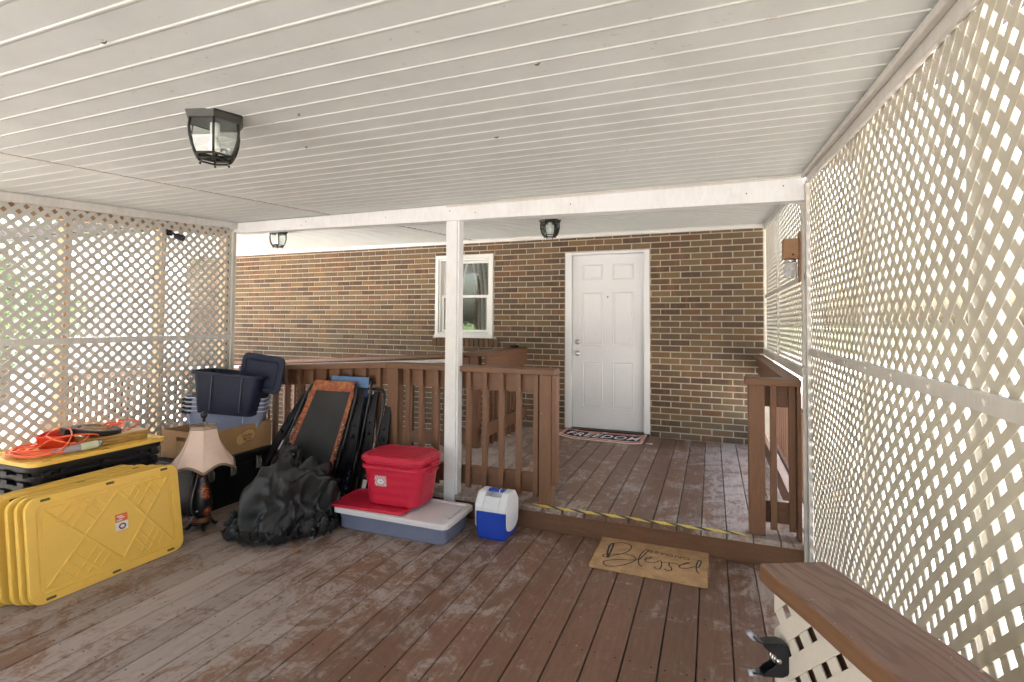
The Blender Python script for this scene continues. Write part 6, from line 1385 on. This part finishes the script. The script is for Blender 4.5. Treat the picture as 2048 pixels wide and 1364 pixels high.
# ================================================================== FOLDING CHAIRS
def chair(name, TL, TR, BL, BR, label, border=None, side_mat=None, dz=0, show_panel=True, arm=True, panel_mat=None):
    t = thing(name, ((Vector(BL)+Vector(BR))/2), label, 'folding chair', 'folded recliner chairs')
    TL, TR, BL, BR = map(Vector, (TL, TR, BL, BR)); nn = (TR-TL).cross(BL-TL).normalized()
    if nn.y > 0: nn = -nn
    def P(u, v, d=0): return (TL*(1-u)+TR*u)*(1-v)+(BL*(1-u)+BR*u)*v+nn*d     # u across, v down
    # outer frame tube with round top corners
    g = MB(); path = []
    path += [P(0, 1, 0), P(0, .6, .0), P(0, .25, .006), P(-.0, .10, .010), P(.02, .035, .008), P(.07, .006, .006), P(.2, 0, .004), P(.8, 0, .004), P(.93, .006, .006), P(.98, .035, .008), P(1, .10, .010), P(1, .25, .006), P(1, .6, 0), P(1, 1, 0)]
    g.tube(path, .0105, 10)
    g.tube([P(-.09, .98, -.02), P(-.085, .6, -.035), P(-.06, .30, -.035), P(-.01, .14, -.02)], .0095, 8)
    g.tube([P(1.09, .98, -.02), P(1.085, .6, -.035), P(1.06, .30, -.035), P(1.01, .14, -.02)], .0095, 8)
    g.tube([P(1.03, .99, .03), P(1.05, .75, .045), P(1.02, .55, .03)], .008, 8)
    g.tube([P(0, .97, 0), P(1, .97, 0)], .009, 8); g.tube([P(-.08, .8, -.03), P(1.08, .8, -.03)], .009, 8)
    g.build('chair_frame', M_blackm, t)
    pm = panel_mat or M_sling
    if show_panel:
        g = MB(); nu, nv = 16, 30; vs = []
        for j in range(nv+1):
            for i in range(nu+1):
                u = .14+.72*i/nu; v = .045+.92*j/nv; vs.append(P(u, v, -.006-.020*math.sin(PI*i/nu)*math.sin(PI*j/nv)))
        vs2 = [p-nn*.003 for p in vs]; m_ = len(vs); n = nu+1
        g.add(vs+vs2, [(j*n+i, j*n+i+1, (j+1)*n+i+1, (j+1)*n+i) for j in range(nv) for i in range(nu)]+[(m_+j*n+i, m_+(j+1)*n+i, m_+(j+1)*n+i+1, m_+j*n+i+1) for j in range(nv) for i in range(nu)])
        g.smooth = True; g.build('sling', pm, t)
    if border:
        g = MB(); g.smooth = True
        def bstrip(f, n=24, w=4):
            vs = [f(i/n, k/w) for i in range(n+1) for k in range(w+1)]; m = w+1
            g.add(vs, [(i*m+k, i*m+k+1, (i+1)*m+k+1, (i+1)*m+k) for i in range(n) for k in range(w)])
        bstrip(lambda a, b: P(.075+.85*a, -.014+.085*b, .021-.012*b+.003*math.sin(a*9)*(1-b)), 24, 5)          # top wrap
        bstrip(lambda a, b: P(.075+.85*a, -.014-.004*b, .021-.045*b), 24, 3)
        tp = g; g = MB() if side_mat else g; g.smooth = True
        bstrip(lambda a, b: P(.065+.085*b-.012*math.sin(a*30)**8*(1-b), .07+.82*a, .003-.006*b), 60, 4)
        bstrip(lambda a, b: P(.935-.085*b+.012*math.sin(a*30)**8*(1-b), .07+.82*a, .003-.006*b), 60, 4)
        if side_mat: g.build('side_border', side_mat, t)
        tp.build('patterned_border', border, t)
        # bungee lacing
        g = MB()
        for k in range(15):
            v = .34+k*.042
            for u0, u1 in ((.085, .0), (.915, 1.0)):
                s = -1 if u0 < .5 else 1
                g.tube([P(u0-s*.012, v, .006), P(u0+s*.03, v+.004, .013), P(u1, v+.016, .012), P(u0+s*.03, v+.022, .010), P(u0-s*.012, v+.020, .006)], .0028, 5)
        parts(g, 'lace', M_black, t)
        g = MB()
        for k in range(15):
            v = .34+k*.042
            for u0 in (.095, .905):
                c = P(u0, v+.008, .006); g.tube([c+Vector((.007*math.cos(q*PI/5), 0, .007*math.sin(q*PI/5))) for q in range(10)], .0022, 5, closed=True)
        parts(g, 'eyelet', M_steel, t)
    if arm:
        for s in (0, 1):
            g = MB(); us = -.13 if s == 0 else 1.13
            rows = []
            for k in range(13):
                v = .10+.62*k/12; wv = .040*math.sin(PI*min(1, max(.06, k/12)))**.35
                dd = -.028+.025*math.sin(PI*k/12)
                c = P(us+(.05*math.cos(PI*k/12))*(1 if s == 0 else -1), v, dd); side = (TR-TL).normalized()
                rows.append([c-side*wv-nn*.010, c+side*wv-nn*.010, c+side*wv*.9+nn*.010, c-side*wv*.9+nn*.010])
            g.rings(rows); g.build('armrest', M_black, t, bevel=.003)
            g = MB(); c = P(us, .44, .02); g.sphere(c, .016, 10); g.sphere(P(us*.98, .35, .01), .010, 8); g.build('knob', M_black, t)
    return t
chair('folding_chair', (-3.085, 3.405, .925), (-2.610, 3.405, .925), (-3.315, 3.10, .02), (-2.770, 3.24, .02), 'front folded chair with black sling and rust patterned border', M_batik)
chair('folding_chair', (-2.955, 3.462, .962), (-2.520, 3.462, .962), (-3.10, 3.30, .02), (-2.640, 3.32, .02), 'folded chair with blue fabric, just behind the rust bordered chair', M_bluef, side_mat=M_navyf)
chair('folding_chair', (-2.86, 3.476, .885), (-2.405, 3.476, .885), (-2.98, 3.40, .02), (-2.515, 3.36, .02), 'rearmost folded black chair, closest to the red totes', None)

# ================================================================== UNDERBED BOX + RED TOTES
ub = thing('underbed_box', (-2.01, 3.12, 0), 'long flat frosted grey box with a white lid, under the red totes', 'storage box')
g = MB(); UX, UY = -2.008, 3.125
g.rings([[Vector((UX+q.x, UY+q.y, z)) for q in rrect(.83*s, .36*s2, .035, 5)] for z, s, s2 in ((0, .975, .95), (.012, .985, .97), (.118, 1, 1), (.118, .985, .97), (.012, .965, .93))], True, True); g.build('box_body', M_clearu, ub, bevel=.002)
g = MB(); g.rings([[Vector((UX+q.x, UY+q.y, z)) for q in rrect(.89-i, .425-i, .045, 6)] for z, i in ((.116, .004), (.112, 0), (.138, 0), (.144, .010), (.146, .03), (.146, .062), (.138, .076))], True, True); g.build('box_lid', M_lidw, ub, bevel=.002)
g = MB(); g.box(UX+.36, UX+.40, UY-.09, UY+.09, .1385, .1465); g.build('lid_grip', M_lidw, ub, bevel=.003)
rlid = thing('tote_lid', (-2.14, 3.09, .1465), 'loose red lid lying flat under the red totes', 'lid')
g = MB(); g.rings([[Vector((-2.205+q.x, 3.115+q.y, z)) for q in [Matrix.Rotation(.05, 3, 'Z') @ p for p in rrect(.58-i, .37-i, .06, 6)]] for z, i in ((.147, 0), (.160, 0), (.164, .010), (.164, .04), (.158, .055))], True, True); g.build('lid_panel', M_red, rlid, bevel=.002)
RX, RY = -2.065, 3.180
def redtote(z0, label):
    t = thing('red_tote', (RX, RY, z0), label, 'tote', 'nested red totes', (0, 0, .03))
    g = MB(); L, Wd, H = .475, .335, .272
    def rr(s, z, add=0): return rrect(L*s+add, Wd*s+add, .085*s+add/2, 7, z)
    rings = [rr(.84, 0)]
    for k in range(1, 9):
        z = k*.030; s = .84+.15*z/H; rings += [rr(s, z-.004), rr(s, z-.002, .004), rr(s, z+.002, .004), rr(s, z+.004)] if False else [rr(s+.010*(k % 2), z)]
    rings += [rr(1, H-.028), rr(1, H-.028, .026), rr(1, H-.018, .030), rr(1, H-.016, .018), rr(1, H-.006, .020), rr(1, H, .028), rr(1, H, 0), rr(.84, .004, -.006)]
    g.smooth = False; g.rings(rings, True, True); g.build('tote_body', M_red, t, world=False, bevel=.002)
    g = MB(); g.box(L/2+.010, L/2+.030, -.05, .05, H-.050, H-.028); g.box(-L/2-.030, -L/2-.010, -.05, .05, H-.050, H-.028); g.build('handle', M_red, t, world=False, bevel=.004)
    return t
rt0 = redtote(.166, 'lower red tote with a striped sticker, standing on the loose red lid')
rt1 = redtote(.210, 'upper red tote nested in the lower one, under the closed red lid')
# striped sticker on the lower tote's front
g = MB(); H = .272; zc_ = .165; s_at = lambda z: .84+.15*z/H
def fy(z): return -(.335*(s_at(z)+.010))/2-.0012
cxs = -.070; hw, hh = .046, .036
def sq(x, z, k): return (x, fy(z)-.0004*k, z)
import itertools
g.cur = 0
for i in range(-4, 9):
    x0_ = cxs-hw+i*.0125-.02; poly = [(x0_, zc_-hh), (x0_+.0065, zc_-hh), (x0_+.0065+.03, zc_+hh), (x0_+.03, zc_+hh)]
    for A, B, Cc in ((-1, 0, -(cxs-hw)), (1, 0, cxs+hw)):
        poly = clip(poly, A, B, Cc)
        if len(poly) < 3: break
    if len(poly) >= 3: g.add([sq(a, b, 1) for a, b in poly], [tuple(range(len(poly)))])
g.add([sq(cxs+.027*math.cos(2*PI*k/18), zc_-.004+.017*math.sin(2*PI*k/18), 2) for k in range(18)], [tuple(range(18))])
g.cur = 1
for dx in (-.009, 0, .009): g.add([sq(cxs+dx+a, zc_-.004+b, 3) for a, b in ((-.003, -.003), (.003, -.001), (.002, .003), (-.003, .002))], [(0, 1, 2, 3)])
g.build('sticker', [M_paper, M_cardd], rt0, world=False)
rl3 = thing('tote_lid', (RX, RY, .485), 'red lid with shallow grooves closing the upper red tote', 'lid', None, (0, 0, .03))
g = MB(); g.rings([rrect(.510-i, .372-i, .095, 7, z) for z, i in ((-.018, 0), (.002, 0), (.009, .012), (.015, .03), (.017, .06), (.013, .068))], True, True); g.build('lid_panel', M_red, rl3, world=False, bevel=.002)
g = MB()
for k in range(7): y = -.12+k*.04; g.box(-.19, .19, y-.008, y+.008, .0130, .0165)
parts(g, 'lid_groove', M_red, rl3, world=False, bevel=.002)
g = MB()
for s in (-1, 1): g.box(s*.250-.012, s*.250+.012, -.035, .035, -.010, .006)
parts(g, 'lid_clasp', M_red, rl3, world=False, bevel=.004)

# ================================================================== COOLER
co = thing('cooler', (-1.362, 3.265, 0), 'small blue and white lunch cooler standing in front of the step', 'cooler')
CX0, CX1, CY0, CY1 = -1.470, -1.256, 3.145, 3.385
def pr(ins, z, r=.03): return [Vector(((CX0+CX1)/2+q.x, (CY0+CY1)/2+q.y, z)) for q in rrect(CX1-CX0-ins, CY1-CY0-ins, r, 6)]
g = MB(); g.smooth = False; g.rings([pr(.022, 0), pr(.010, .008), pr(.004, .02), pr(0, .10), pr(0, .178)], True, True); g.build('cooler_body', M_blue, co, bevel=.002)
# white tent lid: extruded along X, profile in Y-Z
def tent(g, x0, x1, prof): g.rings([[Vector((x, y, z)) for y, z in prof] for x in (x0, x1)], True, True)
yc_ = (CY0+CY1)/2
prof = [(CY0+.001, .1785), (CY1-.001, .1785), (CY1-.001, .205), (CY1-.012, .222), (yc_+.060, .285), (yc_+.045, .292), (yc_-.045, .292), (yc_-.060, .285), (CY0+.012, .222), (CY0+.001, .205)]
# handle slot: lid built from end cheeks and middle with a pocket
g = MB(); tent(g, CX0, CX0+.050, prof); tent(g, CX1-.050, CX1, prof)
prof2 = [(CY0+.001, .1785), (CY1-.001, .1785), (CY1-.001, .205), (CY1-.012, .222), (yc_+.075, .262), (yc_-.075, .262), (CY0+.012, .222), (CY0+.001, .205)]
prof2 = [(CY0+.001, .1785), (CY1-.001, .1785), (CY1-.001, .205), (CY1-.012, .222), (yc_+.070, .268), (yc_+.02, .232), (yc_-.02, .232), (yc_-.070, .268), (CY0+.012, .222), (CY0+.001, .205)]
tent(g, CX0+.050, CX1-.050, prof2)
g.build('cooler_lid', M_wp, co, bevel=.005)
g = MB()     # side cheek with rounded bottom
for x0_, x1_ in ((CX1+.0006, CX1+.007), (CX0-.007, CX0-.0006)):
    pts = [(CY0+.010, .220), (yc_-.052, .288), (yc_+.052, .288), (CY1-.010, .220), (CY1-.012, .10)]
    pts += [(yc_+(.108)*math.cos(a), .088+.050*math.sin(a)) for a in [0-PI*k/10 for k in range(0, 11)]]+[(CY0+.012, .10)]
    pts = pts[:4]+[(yc_+.108*math.cos(-PI*k/12), .095+.055*math.sin(-PI*k/12)) for k in range(13)]
    tent(g, x0_, x1_, pts)
parts(g, 'side_cheek', M_wp, co, bevel=.003)
g = MB(); g.box(CX0+.048, CX1-.048, yc_-.018, yc_+.018, .280, .297); g.build('carry_handle', M_blue, co, bevel=.006)
g = MB(); g.box(CX1-.085, CX1-.078, yc_-.0185, yc_+.0185, .2795, .2985); g.build('handle_button', M_wp, co, bevel=.001)

# ================================================================== SMALL THINGS ON THE FLOOR
g = MB(); c = Vector((-2.39, 2.535, .002)); g.smooth = True; vs = []
for j in range(9):
    for i in range(7):
        u, v = i/6-.5, j/8; wv = .022*math.sin(PI*v)**.6*(1+.35*math.sin(v*14)); vs.append(c+Vector((u*2*wv+.01*v, v*.06-.03, .004+.014*abs(u)*2*math.sin(PI*v)+.004*math.sin(v*7))))
g.add(vs, [(j*7+i, j*7+i+1, (j+1)*7+i+1, (j+1)*7+i) for j in range(8) for i in range(6)])
tag(g.build('dry_leaf', M_leafdry), 'curled dry brown leaf on the deck in front of the black sheeting', 'leaf')
g = MB(); g.tube([(-.655, 5.62, .162), (-.62, 5.615, .163), (-.585, 5.612, .162)], .004, 8); tag(g.build('chalk_stick', M_paper), 'small white stick at the right end of the FREEDOM mat', 'stick')
g = MB(); g.tube([(-2.46+.02*math.cos(k), 2.74+.012*math.sin(k), .003+.003*abs(math.sin(k*2))) for k in range(7)], .003, 6); tag(g.build('plastic_scrap', M_paper), 'tiny crumpled white scrap between the sheeting and the frosted box', 'scrap')

# ================================================================== OUTSIDE
def tree(x, y, h, cr, seed, label, dens=5200, leaf=.10, low=.25):
    rnd = random.Random(seed); t = thing('tree', (x, y, -.55), label, 'tree', 'trees beyond the left lattice')
    g = MB(); g.smooth = True
    g.tube([(x, y, -.55), (x+.1, y, h*.3), (x+.05, y+.1, h*.6), (x, y, h*.9)], [.16, .12, .08, .02], 9)
    tips = []
    for k in range(14):
        a = rnd.uniform(0, 2*PI); z0 = h*rnd.uniform(low, .75); L = cr*rnd.uniform(.5, .95)
        e = Vector((x+math.cos(a)*L, y+math.sin(a)*L, z0+rnd.uniform(.1, .5)*cr)); g.tube([(x, y, z0), ((x+e.x)/2, (y+e.y)/2, (z0+e.z)/2+.1), e], [.045, .03, .008], 6); tips.append(e)
    for k in range(16): tips.append(Vector((x+rnd.gauss(0, cr*.45), y+rnd.gauss(0, cr*.45), h*rnd.uniform(low, 1.0))))
    g.build('trunk', M_bark, t)
    g = MB()
    for i in range(dens):
        c = rnd.choice(tips); p = c+Vector((rnd.gauss(0, 1), rnd.gauss(0, 1), rnd.gauss(0, .8)))*cr*.2
        u = Vector((rnd.gauss(0, 1), rnd.gauss(0, 1), rnd.gauss(0, 1))).normalized(); w = u.orthogonal().normalized()*leaf*.35
        g.r = rnd.random(); g.add([p-u*leaf*.5, p+w, p+u*leaf*.5, p-w], [(0, 1, 2, 3)])
    g.build('crown', M_leaf, t)
tree(-15.5, 7.0, 3.6, 1.5, 3, 'leafy green tree seen through the left lattice, nearest the house', low=.15)
nh2 = thing('backdrop_house', (-26, 2, -.55), 'pale sided backdrop house, added to whiten the view through the left lattice', 'house')  # added as a pale backdrop so the left lattice holes read white
g = MB()
for k in range(26): g.add([(-24, -26, -.55+k*.15), (-24, 26, -.55+k*.15), (-24.03, 26, -.55+(k+1)*.15), (-24.03, -26, -.55+(k+1)*.15), (-32, -26, -.55+k*.15), (-32, 26, -.55+k*.15), (-32, 26, -.55+(k+1)*.15), (-32, -26, -.55+(k+1)*.15)], [(0, 1, 2, 3), (4, 7, 6, 5), (0, 4, 5, 1), (1, 5, 6, 2), (2, 6, 7, 3), (3, 7, 4, 0)])
g.build('wall', plain('cream_siding', (.74, .73, .70), .6, var=.04), nh2)
M_roof2 = plain('pale_metal_roof', (.62, .61, .58), .6)  # kept pale so the upper lattice holes stay white
g = MB(); g.add([(-23.6, -26.3, 3.35), (-23.6, 26.3, 3.35), (-28, 26.3, 5.0), (-28, -26.3, 5.0), (-32.4, 26.3, 3.35), (-32.4, -26.3, 3.35)], [(0, 1, 2, 3), (3, 2, 4, 5), (0, 3, 5), (1, 4, 2), (0, 5, 4, 1)]); g.build('roof', M_roof2, nh2)
tree(-22, 5.5, 3.6, 1.6, 5, 'bushy tree beyond the driveway, farther back behind the left lattice', low=.15)
# added house with pale siding, brightens the view through the right lattice
nh = thing('backdrop_house', (9, 2, -.55), 'white sided backdrop house, added to brighten the view through the right lattice', 'house')
g = MB()
for k in range(24): g.add([(8.0, -8, -.55+k*.15), (8.0, 12, -.55+k*.15), (8.03, 12, -.55+(k+1)*.15), (8.03, -8, -.55+(k+1)*.15), (14, -8, -.55+k*.15), (14, 12, -.55+k*.15), (14, 12, -.55+(k+1)*.15), (14, -8, -.55+(k+1)*.15)], [(0, 1, 2, 3), (4, 7, 6, 5), (0, 4, 5, 1), (1, 5, 6, 2), (2, 6, 7, 3), (3, 7, 4, 0)])
g.build('wall', plain('white_siding', (.72, .71, .69), .6, var=.04), nh)
g = MB(); g.add([(7.7, -8.3, 3.0), (7.7, 12.3, 3.0), (11, 12.3, 4.6), (11, -8.3, 4.6), (14.3, 12.3, 3.0), (14.3, -8.3, 3.0)], [(0, 1, 2, 3), (3, 2, 4, 5), (0, 3, 5), (1, 4, 2), (0, 5, 4, 1)]); g.build('roof', plain('pale_roof', (.62, .61, .58), .6), nh)
